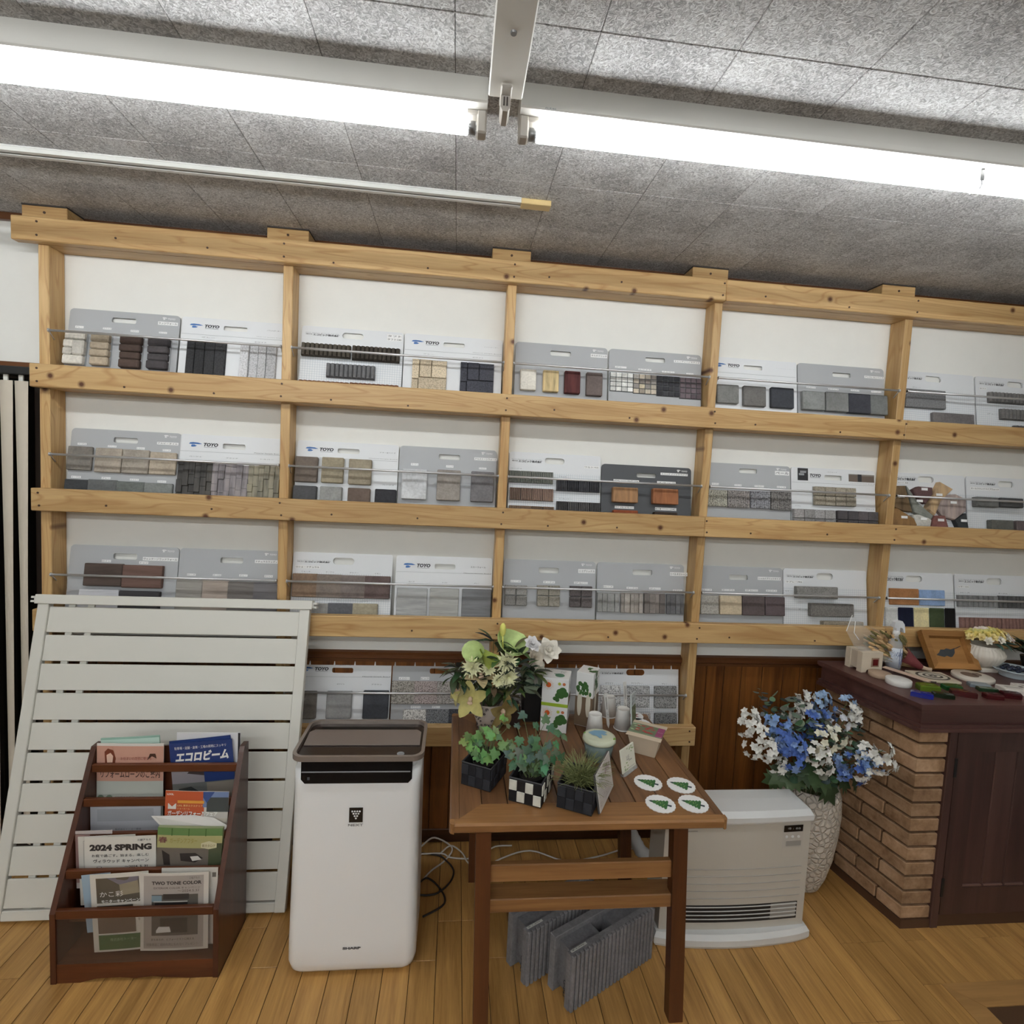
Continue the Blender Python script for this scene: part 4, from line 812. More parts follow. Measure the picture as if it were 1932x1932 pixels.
sheet('leaflet', 'plain white leaflet peeking out left of the spring campaign flyer', 'leaflet', ((-1.210, .430), (-1.03, .436), .24), -.571, [('r', (150, 146, 140), .09, .06, .095, 1), ('r', (150, 146, 140), .09, .06, .3, .065)], (214, 210, 202), group=GR, ym=-.557, bend=.0)
sheet('leaflet', 'white spring campaign flyer with black decorative heading in the fourth tier left', 'leaflet', ((-1.181, .438), (-.957, .440), .255), -.578,
 [('t', K_, .07, .10, .94, .19, '2024 SPRING', .06), ('t', K_, .1, .235, .9, .275, 'お庭で過ごす。始まる、楽しむ', .01), ('t', K_, .12, .305, .9, .355, 'ヴィラウッド キャンペーン', .02), ('t', K_, .56, .395, .88, .425, '～2024. 5. 31', .02), ('t', (90, 90, 96), .74, .035, .93, .065, '三協アルミ', .02), ('t', (70, 80, 100), .17, .395, .24, .42, '⌂')], (222, 218, 210), group=GR, ym=-.570, rough=.45)
sheet('leaflet', 'pale blue leaflet at the left of the lowest tier', 'leaflet', ((-1.180, .318), (-1.09, .326), .2), -.610, [('r', (120, 140, 160), .3, .1, .34, 1)], (160, 180, 196), group=GR, ym=-.588, bend=.0)
sheet('leaflet', 'white leaflet behind the two tone flyer in the lowest tier', 'leaflet', ((-.92, .350), (-.742, .348), .27), -.614, [('r', (120, 116, 110), .9, .06, .97, .12)], (214, 210, 202), group=GR, ym=-.606, bend=.0)
sheet('leaflet', 'tilted photo flyer with white handwritten title in the lowest tier left', 'leaflet', ((-1.134, .343), (-.955, .352), .268), -.622,
 [('r', (96, 88, 76), .1, .05, .84, .37), ('p', (150, 140, 120), 0, 0, 0, 0, [(.5, .14), (.82, .09), (.84, .26), (.52, .28)]), ('p', (120, 114, 124), 0, 0, 0, 0, [(.3, .05), (.84, .05), (.82, .1), (.5, .14)]), ('t', Wt, .16, .22, .56, .29, 'かこ彩', .0), ('t', Wt, .18, .325, .84, .37, 'モニターキャンペーン', .03), ('r', (112, 96, 84), .1, .52, .75, .76), ('t', Wt, .35, .58, .5, .64, '風'), ('r', (60, 54, 50), .1, .40, .72, .5), ('r', (74, 106, 64), .1, .78, .98, .97), ('t', (150, 170, 140), .3, .82, .75, .86, '株式会社トーヨー'), ('t', (120, 116, 110), .8, .5, .95, .54, '限定'), ('t', (120, 116, 110), .8, .58, .95, .62, '特典')], (218, 212, 202), group=GR, ym=-.620, bend=.002)
sheet('leaflet', 'grey photo flyer headed two tone color in the lowest tier right', 'leaflet', ((-.974, .350), (-.762, .350), .268), -.630,
 [('r', (172, 164, 158), .05, .03, .93, .97), ('t', K_, .17, .10, .9, .145, 'TWO TONE COLOR', .04), ('t', (100, 84, 80), .2, .17, .88, .2, 'EXTERIOR COLOR キャンペーン'), ('t', (100, 84, 80), .55, .21, .86, .24, '～2024.5.31'), ('t', (70, 66, 66), .72, .045, .87, .075, '三協アルミ'), ('r', (92, 88, 82), .17, .27, .85, .80), ('r', (130, 150, 160), .17, .28, .32, .36), ('r', (60, 56, 54), .34, .26, .72, .33), ('r', (40, 38, 38), .22, .37, .7, .49), ('r', (206, 202, 194), .2, .35, .7, .362), ('r', (56, 52, 50), .3, .57, .7, .76), ('p', (222, 222, 222), 0, 0, 0, 0, [(.24, .73), (.28, .68), (.44, .68), (.46, .75), (.24, .76)]), ('t', (90, 80, 76), .17, .83, .8, .86, 'まちまるが、とフォーイストに映える'), ('t', (120, 112, 108), .1, .89, .86, .93, '対象商品ご成約の方にもれなくプレゼント')], (214, 208, 200), group=GR, ym=-.628, bend=.003)

# ================================================================ air purifier
m_pw = plain('purifier_white', (240, 240, 240), .28); m_pb = plain('purifier_black', (14, 13, 14), .18); m_pbr = plain('purifier_bronze', (150, 138, 130), .3, .45); m_pfl = plain('purifier_flap', (132, 120, 114), .35, .3); m_pdk = plain('purifier_brown', (40, 30, 28), .25)
pu = thing('air_purifier', 'tall white air purifier with bronze top lid and black vent', 'air purifier', (-.285, -.535, 0), (0, 0, 0))
def rrect(hx, hy0, hy1, r, n=6):
    p = []
    for cx, cy, a0 in ((hx-r, hy1-r, 0), (-hx+r, hy1-r, 90), (-hx+r, hy0+r, 180), (hx-r, hy0+r, 270)):
        p += [(cx+r*math.cos(math.radians(a0+90*i/n)), cy+r*math.sin(math.radians(a0+90*i/n))) for i in range(n+1)]
    return p
def loft(sections, mb=None):
    mb = mb or MB(); n = len(sections[0][0]); k = len(sections); vs = []
    for p, z in sections: vs += [(x, y, z) for x, y in p]
    fs = [(i*n+j, i*n+(j+1) % n, (i+1)*n+(j+1) % n, (i+1)*n+j) for i in range(k-1) for j in range(n)]+[tuple(range(n))[::-1], tuple(range((k-1)*n, k*n))]
    return mb.add(vs, fs)
def sec(dx, dy, z, r=.034): return (rrect(.205+dx, -.130-dy, .125, r), z)
loft([sec(-.012, -.010, .008), sec(.0, .0, .022), sec(.007, .006, .05), sec(.007, .006, .12), sec(.003, .002, .40), sec(.0, .0, .66), sec(.0, .0, .715)]).build('body', m_pw, pu, True)
loft([sec(-.014, -.02, .7149, .03), sec(-.008, -.016, .7505, .03)]).build('neck', m_pw, pu, True)
MB().box(-.18, .18, -.10, .11, .0, .0085).build('base', plain('base_grey', (60, 60, 62), .6), pu)
# black vent in the front below the lid
MB().prism([(-.178, .750), (-.178, .690), (-.166, .676), (.166, .676), (.178, .690), (.178, .750)], 'y', -.1365, -.100).build('front_vent', m_pb, pu)
MB().box(-.176, .172, -.1385, -.120, .714, .717).build('vent_louver', plain('louver_grey', (150, 150, 154), .3), pu)
MB().box(-.158, -.150, -.1369, -.1364, .688, .698).build('vent_indicator', plain('indicator_grey', (70, 72, 76), .4), pu)
# lid: raised rim, brown glass panel, bronze flap, dark recess
rim_o = rrect(.214, -.140, .128, .040); rim_i = rrect(.203, -.129, .117, .032)
n = len(rim_o); mb = MB()
mb.add([(x, y, z) for z in (.751, .768) for x, y in rim_o]+[(x, y, z) for z in (.768, .755) for x, y in rim_i],
       [(j, (j+1) % n, n+(j+1) % n, n+j) for j in range(n)]+[(n+j, n+(j+1) % n, 2*n+(j+1) % n, 2*n+j) for j in range(n)]+[(2*n+j, 2*n+(j+1) % n, 3*n+(j+1) % n, 3*n+j) for j in range(n)]+[tuple(range(n))[::-1]])
mb.build('lid_rim', m_pbr, pu)
loft([(rrect(.2025, -.1285, .1165, .032), .752), (rrect(.2025, -.1285, .1165, .032), .7555)]).build('control_panel', m_pdk, pu)
MB().add([(-.195, -.045, .760), (.195, -.045, .760), (.195, .030, .768), (.180, .048, .768), (-.180, .048, .768), (-.195, .030, .768)], [(0, 1, 2, 3, 4, 5)]).add([(-.195, -.045, .757), (.195, -.045, .757), (.195, .030, .765), (.180, .048, .765), (-.180, .048, .765), (-.195, .030, .765)], [(5, 4, 3, 2, 1, 0)]).quad((-.195, -.045, .757), (.195, -.045, .757), (.195, -.045, .760), (-.195, -.045, .760)).build('lid_flap', m_pfl, pu)
MB().box(-.165, .165, .055, .108, .7556, .7562).build('rear_outlet', m_pb, pu)
ring = MB(); cx_, cy_ = .135, -.098
ring.lathe([(.0115, 0), (.0125, 0), (.0125, .0006), (.0115, .0006)], 20, (cx_, cy_, .7556))
ring.add([(cx_-.007, cy_-.003, .7562), (cx_, cy_+.006, .7562), (cx_+.007, cy_-.003, .7562), (cx_+.005, cy_-.003, .7562), (cx_, cy_+.003, .7562), (cx_-.005, cy_-.003, .7562)], [(0, 5, 4, 1), (1, 4, 3, 2)])
ring.build('touch_mark', m_inkg, pu)
lg = MB().box(-.022, .022, -.1335, -.1315, .540, .590).build('cluster_badge', m_pb, pu)
dots = MB()
for (a, b) in ((-.012, .578), (-.004, .578), (.004, .578), (.012, .578), (-.008, .570), (0, .570), (.008, .570), (-.004, .562), (.004, .562), (0, .554)):
    dots.add([(a+.0032*math.cos(q), -.1337, b+.0032*math.sin(q)) for q in (math.pi/8+math.pi/4*i for i in range(8))], [tuple(range(8))])
dots.build('badge_dots', m_inkw, lg)
text(text(MB(), 'NEXT', -.024, .024, .527, .535, -.1339), 'SHARP', -.030, .030, .098, .107, -.1378, .06).build('lettering', plain('ink_mid', (92, 92, 96), .5), pu)

# ================================================================ wooden table
m_tb = wood('table_wood', (86, 58, 38), (134, 96, 64), 'y', .3, .7, streak=.8); m_tbx = wood('table_wood_x', (112, 76, 44), (160, 116, 72), 'x', .3, .7, streak=.8); m_tbl = wood('table_leg_wood', (66, 36, 18), (100, 58, 30), 'z', .4, .7)
ta = thing('wooden_table', 'brown wooden table with planked top and framed edge in the middle of the room', 'table', (.441, -.5625, 0))
TZ = .70; hx, hy = .421, .3625
MB().box(-.39, .39, -.33, .33, TZ-.026, TZ-.008).build('top_core', m_gap, ta)
def mit(o, i, w0, w1, axis, s):
    # mitred frame board: outer offset o, inner offset i
    if axis == 'x': return [(-hx+o, s*(hy-o)), (hx-o, s*(hy-o)), (hx-i, s*(hy-i)), (-hx+i, s*(hy-i))]
    return [(s*(hx-o), -hy+o), (s*(hx-o), hy-o), (s*(hx-i), hy-i), (s*(hx-i), -hy+i)]
def edge_round(pts, axis, s):
    return MB().prism(pts, 'z', TZ-.030, TZ)
for s in (-1, 1):
    for ax, mt in (('x', m_tbx), ('y', m_tb)):
        p = mit(0, .0272, 0, 0, ax, s)
        if ax == 'x':
            mb = MB().prism([(s*(hy-.006), TZ-.030), (s*hy, TZ-.024), (s*hy, TZ-.006), (s*(hy-.005), TZ), (s*(hy-.0272), TZ), (s*(hy-.0272), TZ-.03)], 'x', -hx+.0142, hx-.0142)
        else:
            mb = MB().prism([(s*(hx-.006), TZ-.030), (s*hx, TZ-.024), (s*hx, TZ-.006), (s*(hx-.005), TZ), (s*(hx-.0272), TZ), (s*(hx-.0272), TZ-.03)], 'y', -hy+.0274, hy-.0274)
        mb.build('edge_board', mt, ta)
        MB().prism(mit(.0280, .0955, 0, 0, ax, s), 'z', TZ-.02, TZ-.0004).build('frame_board', mt, ta)
for sx in (-1, 1):
    for sy in (-1, 1):
        c = [(sx*(hx-.014), sy*(hy-.0273))]+[(sx*(hx-.014+.014*math.cos(w)), sy*(hy-.014+.014*math.sin(w))) for w in (0, .4, .8, 1.2, 1.57)]
        c.insert(1, (sx*hx, sy*(hy-.0273)))
        MB().prism(c, 'z', TZ-.030, TZ-.0005).build('corner_block', m_tbx, ta)
x = -hx+.096; pw = (2*hx-.192)/8
for k in range(8): MB().cbox(x+k*pw+.0016, x+(k+1)*pw-.0016, -hy+.0965, hy-.0965, TZ-.02, TZ-.0006, .0015).build('top_plank', m_tb, ta)
def leg(xt, yt, xb, yb, w=.046, d=.040):
    mb = MB(); vs = []
    for (cx, cy, z) in ((xb, yb, 0), (xt, yt, TZ-.03)): vs += [(cx-w/2, cy-d/2, z), (cx+w/2, cy-d/2, z), (cx+w/2, cy+d/2, z), (cx-w/2, cy+d/2, z)]
    mb.add(vs, [(3, 2, 1, 0), (4, 5, 6, 7), (0, 1, 5, 4), (1, 2, 6, 5), (2, 3, 7, 6), (3, 0, 4, 7)]); mb.build('leg', m_tbl, ta)
for xt, yt, xb, yb in ((-.318, -.285, -.299, -.30), (.298, -.285, .322, -.30), (-.318, .285, -.300, .315), (.298, .285, .330, .235)): leg(xt, yt, xb, yb)
MB().cbox(-.302, .302, -.294, -.272, .466, .522, .003).build('stretcher', m_tbx, ta)
MB().cbox(-.300, .304, -.300, -.232, .372, .416, .003).build('stretcher', m_tbx, ta)
MB().cbox(-.302, .302, .272, .294, .466, .522, .003).build('stretcher', m_tbx, ta)
for s in (-.318, .298): MB().cbox(s-.011, s+.011, -.27, .27, .60, .668, .003).build('apron', m_tb, ta)
MB().prism([(.235, .669), (.275, .669), (.325, .48), (.285, .48)], 'y', .25, .268).build('brace', m_tbl, ta)

# ================================================================ things on the table
m_soil = plain('dark_soil', (34, 28, 24), .95, noise=.3)
m_leafb = objcol('leaf_green', .45); m_stem = plain('stem_green', (92, 108, 66), .6)
m_petal = objcol('petal', .6, .2)
def woven_basket(label, p0, ang, w, d, h, cols):
    t = thing('woven_basket', label, 'basket', (p0[0], p0[1], TZ+.0005), (0, 0, math.radians(ang)), 'woven baskets on the table')
    m_in = plain('basket_black', (22, 22, 25), .75)
    th = .004
    MB().box(0, w, 0, d, 0, .004).box(0, w, 0, th, .004, h).box(0, w, d-th, d, .004, h).box(0, th, th, d-th, .004, h).box(w-th, w, th, d-th, .004, h).build('basket_shell', m_in, t)
    MB().tube([(0, 0, h), (w, 0, h), (w, d, h), (0, d, h), (0, 0, h)], .0022, 6).build('rim', plain('rim_grey', (58, 58, 62), .6), t)
    n = 4
    for face in ('f', 'r'):
        L = w if face == 'f' else d; m = n if face == 'f' else 5
        for i in range(m):
            for j in range(2):
                a, b = L*i/m+.0006, L*(i+1)/m-.0006; z0, z1 = .004+(h-.008)*j/2, .004+(h-.008)*(j+1)/2-.001
                up = (i+j) % 2
                th2 = .0035 if up else .0018
                mb = MB().cbox(a, b, -th2, .0, z0, z1, .0012) if face == 'f' else MB().cbox(w, w+th2, a, b, z0, z1, .0012)
                mb.build('woven_strap', m_petal, t, color=cols[up])
    return t
blk = ((38, 38, 42), (50, 51, 56)); chk = ((34, 32, 33), (214, 212, 200))
woven_basket('plain black woven basket with bright green ivy at left of the table', (.054, -.720), -28.5, .104, .125, .075, blk)
woven_basket('black and white checked woven basket between two plain black ones', (.200, -.812), -25, .105, .135, .075, (chk[0], chk[1]))
woven_basket('plain black woven basket with wiry grass nearest the framed placard', (.345, -.849), -27, .110, .135, .076, blk)
IVY = [(0, -.35), (.28, -.5), (.55, -.22), (.38, -.02), (.62, .25), (.28, .22), (0, .72), (-.28, .22), (-.62, .25), (-.38, -.02), (-.55, -.22), (-.28, -.5)]
def ivy_mesh(nm, lob=1.0):
    vs = [(0, 0, .02)]+[(x*.5*(lob if abs(x) > .4 else 1), (y+.1)*.5, -.10*abs(x)**1.2-.05*y*y) for x, y in IVY]
    mb = MB().add(vs, [(0, i+1, (i+1) % 12+1) for i in range(12)]); return mb.mesh(nm, m_leafb, True)
ivy_a, ivy_b = ivy_mesh('ivy_leaf'), ivy_mesh('ivy_leaf', .7)
heart = MB().add([(0, 0, .02)]+[(.45*math.sin(w)*(1-.18*math.cos(w)), .42*math.cos(w)+(.12 if abs(math.cos(w)) > .95 and math.cos(w) > 0 else 0)-(.1 if math.cos(w) < -.95 else 0), -.06*abs(math.sin(w))) for w in (2*math.pi*i/12 for i in range(12))], [(0, (i+1) % 12+1, i+1) for i in range(12)]).mesh('round_leaf', m_leafb, True)
def leaf_at(t, me, p, size, n, roll, col, nm='leaf'):
    """leaf whose face looks along n"""
    n = Vector(n).normalized(); q = n.to_track_quat('Z', 'Y')
    e = (q @ Euler((0, 0, roll)).to_quaternion()).to_euler()
    return inst(nm, me, t, p, e, (size, size, size), col)
def ivy(label, c, spots, cols, seed, base):
    t = thing('ivy_plant', label, 'potted plant', (base[0], base[1], TZ+.006), group='ivy plants in woven baskets')
    r = random.Random(seed)
    MB().lathe([(.030, 0), (.040, .055), (.037, .055), (.034, .045), (.0, .045)], 14).build('plastic_pot', plain('pot_black', (20, 20, 22), .5), t)
    mb = MB().ell((0, 0, .046), (.034, .034, .008), 10, 4); mb.build('soil', m_soil, t)
    st = MB()
    for (x, y, z, s) in spots:
        p = Vector((x-base[0], y-base[1], z-TZ-.006)); root = Vector((r.uniform(-.015, .015), r.uniform(-.015, .015), .045))
        mid = (root+p)/2+Vector((r.uniform(-.01, .01), r.uniform(-.01, .01), .018))
        st.tube([root, mid, p], [.0011, .001, .0008], 5)
        n = Vector((p.x*3+r.uniform(-.45, .45), -.75+r.uniform(-.35, .3), .75+r.uniform(-.3, .4)))
        leaf_at(t, r.choice((ivy_a, ivy_a, ivy_b)), p, s, n, r.choice((0, 1))*math.pi+r.uniform(-1.1, 1.1), tuple(v*r.uniform(.85, 1.15) for v in r.choice(cols)))
    st.build('stems', m_stem, t)
r = random.Random(11)
def cloud(c, rad, n, s0, s1, seed):
    r = random.Random(seed); out = []
    while len(out) < n:
        v = Vector((r.uniform(-1, 1), r.uniform(-1, 1), r.uniform(-.9, 1)))
        if v.length > 1 or v.length < .35: continue
        out.append((c[0]+v.x*rad[0], c[1]+v.y*rad[1], c[2]+v.z*rad[2], r.uniform(s0, s1)))
    return out
ivy('bright green ivy in the left black basket', None, cloud((.138, -.690, .818), (.088, .06, .048), 46, .046, .068, 4)+[(.19, -.60, .865, .045), (.205, -.58, .85, .04), (.215, -.6, .835, .035)], ((98, 134, 72), (80, 116, 66), (112, 142, 84)), 4, (.1295, -.690))
ivy('darker green ivy with tall sprigs in the checked basket', None, cloud((.286, -.765, .824), (.09, .065, .052), 48, .048, .072, 9)+[(.255, -.66, .905, .062), (.33, -.68, .895, .066), (.345, -.69, .875, .06), (.37, -.7, .86, .06), (.30, -.66, .87, .055), (.39, -.70, .85, .05), (.235, -.67, .87, .045), (.36, -.72, .835, .055)], ((70, 100, 72), (58, 88, 62), (84, 112, 82)), 9, (.276, -.773))
# wiry grass plant
t = thing('grass_plant', 'wiry olive grass plant in the right black basket', 'potted plant', (.4247, -.814, TZ+.006))
MB().lathe([(.030, 0), (.040, .055), (.037, .055), (.034, .045), (.0, .045)], 14).build('plastic_pot', plain('pot_black', (20, 20, 22), .5), t)
MB().ell((0, 0, .046), (.034, .034, .008), 10, 4).build('soil', m_soil, t)
mb = MB(); r = random.Random(6)
for k in range(260):
    a = r.uniform(0, 6.28); q = r.uniform(.3, 1.15); L = r.uniform(.05, .125); x0, y0 = .02*q*math.cos(a), .02*q*math.sin(a)
    pts = []
    for i in range(6):
        s = i/5; bend = q*.085*s**1.5
        pts.append((x0+math.cos(a)*bend+r.uniform(-.006, .006), y0+math.sin(a)*bend+r.uniform(-.006, .006), .047+L*(s-.45*q*s*s)+r.uniform(-.003, .003)))
    mb.tube(pts, [.0011, .0011, .001, .0009, .0007, .0004], 3, False)
o = mb.build('grass_blades', objcol('grass', .6), t, color=(116, 122, 76)); o['kind'] = 'stuff'

# framed placard leaning on the right basket
pl = thing('placard', 'small framed placard with fine print leaning on the grass basket', 'placard', (.470, -.892, TZ+.001), (math.radians(-11), 0, math.radians(60.5)))
MB().cbox(0, .172, .0, .006, 0, .118, .0015).build('frame', plain('placard_frame', (74, 72, 72), .35), pl)
MB().cbox(.004, .170, -.0022, .0, .002, .117, .0005).build('acrylic_sheet', plain('placard_paper', (214, 210, 206), .12), pl)
mb = MB(); r = random.Random(8)
for j in range(6): text(mb, r.choice(('いつものお庭にグリーンを', '育てやすい観葉植物です', '水やりは週に一度でOK', '明るい日かげで育ちます')), .016, .016+r.uniform(.10, .14), .014+j*.0085, .019+j*.0085, -.0024)
text(mb, 'グリーン', .02, .085, .072, .09, -.0024); mb.build('lettering', plain('ink_soft', (118, 112, 112), .5), pl)
mb = MB()
for j in range(5): mb.ell((.10+.012*j, -.0023, .082+.006*((j*7) % 3)), (.006, .0003, .008), 8, 5)
mb.build('printed_leaves', plain('print_leaf', (150, 130, 134), .5), pl)
# small card in acrylic stand
cd = thing('card_stand', 'small cream card with green leaf print in a clear stand near the coasters', 'card', (.606, -.690, TZ+.0005), (math.radians(-12), 0, math.radians(43)))
MB().cbox(0, .090, -.001, .005, .008, .088, .0012).build('acrylic_block', plain('card_cream', (226, 224, 208), .2), cd)
MB().box(0, .090, -.006, .02, 0, .0015).box(0, .090, -.0045, -.003, .0, .012).build('clear_foot', glass('clear_acrylic', (235, 240, 240), .25), cd)
text(text(MB(), 'LLE', .032, .050, .044, .058, -.0013), 'GARDEN', .044, .066, .038, .042, -.0013, .02).box(.010, .080, -.0013, -.0011, .016, .0168).build('lettering', plain('ink_mid', (92, 92, 96), .5), cd)
mb = MB(); r = random.Random(3)
for k in range(16):
    c0 = (.062+r.uniform(-.02, .02), .074+r.uniform(-.012, .01)) if k % 2 else (.022+r.uniform(-.014, .02), .024+r.uniform(-.01, .016))
    mb.ell((c0[0], -.0012, c0[1]), (.004, .0003, .0022), 6, 4)
mb.build('printed_leaves', plain('print_green', (140, 160, 104), .5), cd)

# ---------------------------------------------------------------- coasters
m_co = plain('coaster_white', (238, 238, 238), .4); m_cog = plain('tree_print', (52, 104, 56), .5); m_cod = plain('tree_dark', (40, 58, 66), .5); m_cor = plain('leaf_red', (140, 34, 32), .5)
def scallop(r0, n=20, k=4): return [(r0*(1+.022*math.cos(n*w))*math.cos(w), r0*(1+.022*math.cos(n*w))*math.sin(w)) for w in (2*math.pi*i/(n*k) for i in range(n*k))]
def coaster(c, ang, label, tree=True):
    t = thing('coaster', label, 'coaster', (c[0], c[1], TZ), (0, 0, ang), 'round scalloped coasters')
    MB().prism(scallop(.046), 'z', .0002, .0028).build('disc', m_co, t)
    if tree:
        pts = []; r = random.Random(1)
        for i in range(13):
            u = i/12; pts.append((-.034+.056*u, (.003+.025*u)*(1 if i % 2 else .74)))
        low = [(a, -b) for a, b in pts][::-1]
        MB().add([(a, b, .0031) for a, b in low+pts], [tuple(range(len(pts)*2))]).build('tree_print', m_cog, t)
        MB().add([(a, b, .0032) for a, b in ((-.038, 0), (-.028, -.004), (-.024, .0), (-.028, .004))]+[(a, b, .0031) for a, b in ((.020, -.004), (.034, -.005), (.034, .005), (.020, .004))], [(0, 1, 2, 3), (4, 5, 6, 7)]).build('tree_trunk_print', m_cod, t)
        mb = MB()
        for k in range(9):
            a = r.uniform(-.016, .018); b = r.uniform(-.4, .4)*(a+.034)*.6; mb.add([(a+.0014*math.cos(w), b+.0014*math.sin(w), .0033) for w in (0, 1.26, 2.51, 3.77, 5.03)], [(0, 1, 2, 3, 4)])
        mb.build('bauble_print', plain('bauble', (190, 210, 120), .5), t)
    else:
        pts = [((.030 if i % 2 == 0 else .014)*math.cos(w)*(1 if i else 1.2), (.030 if i % 2 == 0 else .014)*math.sin(w)) for i, w in ((i, 2*math.pi*i/14) for i in range(14))]
        MB().add([(a, b, .0031) for a, b in pts], [tuple(range(14))]).box(-.04, -.01, -.001, .001, .0029, .0031).build('maple_print', m_cor, t)
for c, l in (((.680, -.726), 'white tree coaster, back left of the four'), ((.788, -.743), 'white tree coaster, back right of the four'), ((.678, -.843), 'white tree coaster, front left of the four'), ((.785, -.845), 'white tree coaster, front right of the four by the table corner')):
    coaster(c, math.radians(-28), l)
coaster((.800, -.295), math.radians(110), 'red maple leaf coaster nearer the seed tray', False); coaster((.792, -.222), math.radians(20), 'red maple leaf coaster at the back edge of the table', False)

# ---------------------------------------------------------------- paper cups, label sticks, seed packet, tub, tray
m_cup = plain('paper_cup', (222, 220, 216), .6)
def cup(c, label):
    t = thing('paper_cup', label, 'cup', (c[0], c[1], TZ), group='upside-down paper cups')
    MB().lathe([(.0345, .004), (.0262, .082), (.0255, .084), (.0235, .0805), (.0, .0805)], 24).build('wall', m_cup, t, True)
    MB().lathe([(.0345, 0), (.0362, .0015), (.0362, .0035), (.0345, .005)], 24).build('rolled_rim', m_cup, t, True)
cup((.583, -.383), 'upside-down white paper cup nearest the round tub'); cup((.712, -.335), 'upside-down white paper cup beside the seed packet'); cup((.686, -.217), 'upside-down white paper cup furthest back on the table')
for p, q, l, g in (((.655, -.335), (.625, -.345), 'white plant label stick right of the front paper cup', .155), ((.752, -.262), (.725, -.255), 'white plant label stick with writing behind the middle paper cup', .175)):
    a = math.atan2(q[0]-p[0], g)
    t = thing('plant_label', l, 'plant label', (p[0], p[1], TZ), (math.radians(4), a, math.radians(12)))
    MB().prism([(-.006, .018), (0, 0), (.006, .018), (.0075, g), (-.0075, g)], 'y', -.0008, .0008).build('stick', plain('stick_white', (216, 214, 210), .4), t)
    text(MB(), 'アイビー', -.004, .004, g*.3, g*.48, -.001).box(-.001, .001, -.001, -.0008, g*.55, g*.9).build('lettering', m_ink, t)
t = thing('seed_packet', 'upright seed packet with plant photo between paper cup and tray', 'seed packet', (.742, -.392, TZ), (math.radians(-6), math.radians(4), math.radians(58)))
MB().cbox(-.034, .034, -.002, .003, 0, .165, .001).build('packet', plain('packet_paper', (196, 204, 204), .3), t)
MB().box(-.032, .032, -.0024, -.002, .004, .118).build('photo_print', plain('packet_photo', (92, 106, 76), .35), t)
mb = MB(); r = random.Random(2)
for k in range(26): mb.ell((r.uniform(-.028, .028), -.0025, r.uniform(.008, .112)), (r.uniform(.003, .007), .0003, r.uniform(.003, .007)), 6, 4)
mb.build('photo_leaves', plain('packet_leaves', (138, 146, 120), .4), t)
text(text(MB(), '園芸ガーデン', -.028, .026, .125, .135, -.0024), 'ハーブ', -.02, .02, .14, .154, -.0024, .03).build('lettering', plain('ink_navy', (60, 72, 96), .5), t)
# round tub with printed lid
t = thing('round_tub', 'clear round tub with blue and green map-like printed lid', 'tub', (.552, -.560, TZ))
MB().lathe([(.040, 0), (.046, .003), (.055, .066), (.053, .066), (.044, .005), (.0, .005)], 28).build('clear_cup', glass('tub_clear', (150, 172, 172), .55, .15), t, True)
MB().lathe([(.050, .066), (.0605, .066), (.0605, .070), (.058, .080), (.050, .083), (.0, .0835)], 28).build('lid', plain('lid_cream', (196, 200, 176), .3), t, True)
MB().add([(x, y, .0842) for x, y in ((-.036, .022), (-.01, .036), (.022, .034), (.034, .02), (.022, .012), (.03, .0), (.016, -.004), (.008, .004), (.004, -.022), (-.006, -.024), (-.012, -.006), (-.026, .0))], [tuple(range(12))[::-1]]).build('blue_print', plain('lid_blue', (120, 160, 186), .3), t)
for (a, b) in ((math.radians(150), .016), (math.radians(-30), .018), (math.radians(70), .012), (math.radians(230), .012)):
    x, y = .044*math.cos(a), .044*math.sin(a); MB().ell((x, y, .0815), (b, b*.6, .0014), 10, 4).build('green_print', plain('lid_green', (120, 160, 70), .3), t)
# seed tray
t = thing('seed_tray', 'beige paper pulp planting tray with red radish label', 'planting tray', (.749, -.509, TZ), (0, 0, math.radians(-32)))
def taper(wb, db, wt, dt, h, th, mb):
    b = [(-wb, -db), (wb, -db), (wb, db), (-wb, db)]; tp = [(-wt, -dt), (wt, -dt), (wt, dt), (-wt, dt)]
    vs = [(x, y, 0) for x, y in b]+[(x, y, h) for x, y in tp]+[(x*(1-th/abs(x)), y*(1-th/abs(y)), h) for x, y in tp]+[(x*(1-th/abs(x)), y*(1-th/abs(y)), .004) for x, y in b]
    fs = [(3, 2, 1, 0), (12, 13, 14, 15)]
    for i in range(4):
        j = (i+1) % 4; fs += [(i, j, 4+j, 4+i), (4+i, 4+j, 8+j, 8+i), (8+i, 8+j, 12+j, 12+i)]
    return mb.add(vs, fs)
m_pulp = plain('paper_pulp', (198, 182, 160), .85, noise=.05)
taper(.042, .042, .058, .060, .074, .003, MB()).build('tray_body', m_pulp, t)
for s in (-1, 1): MB().cbox(-.064, .064, *sorted((s*.040, s*.069)), .074, .0765, .001).build('tray_rim', m_pulp, t)
lb = MB().cbox(-.062, .062, -.040, .040, .0745, .0785, .001).build('label_card', plain('label_green', (108, 124, 98), .35), t)
MB().box(.036, .0615, -.039, .039, .0785, .0788).build('label_magenta', plain('label_magenta', (150, 70, 110), .35), lb)
mb = MB(); r = random.Random(5)
for k in range(14): mb.ell((-.012+r.uniform(-.022, .036), r.uniform(-.03, .03), .0788), (.009, .005, .0004), 8, 4)
mb.build('radish_print', plain('radish_red', (176, 62, 66), .4), lb)
mb = MB()
for k in range(8): mb.ell((-.045+r.uniform(-.014, .014), r.uniform(-.032, .032), .0788), (.007, .004, .0004), 8, 4)
mb.build('leaf_print', plain('label_leaf', (176, 196, 160), .4), lb)
mb = MB(); text(mb, 'ラディッシュ', .040, .058, -.004, .004, 0); k = len(mb.v)
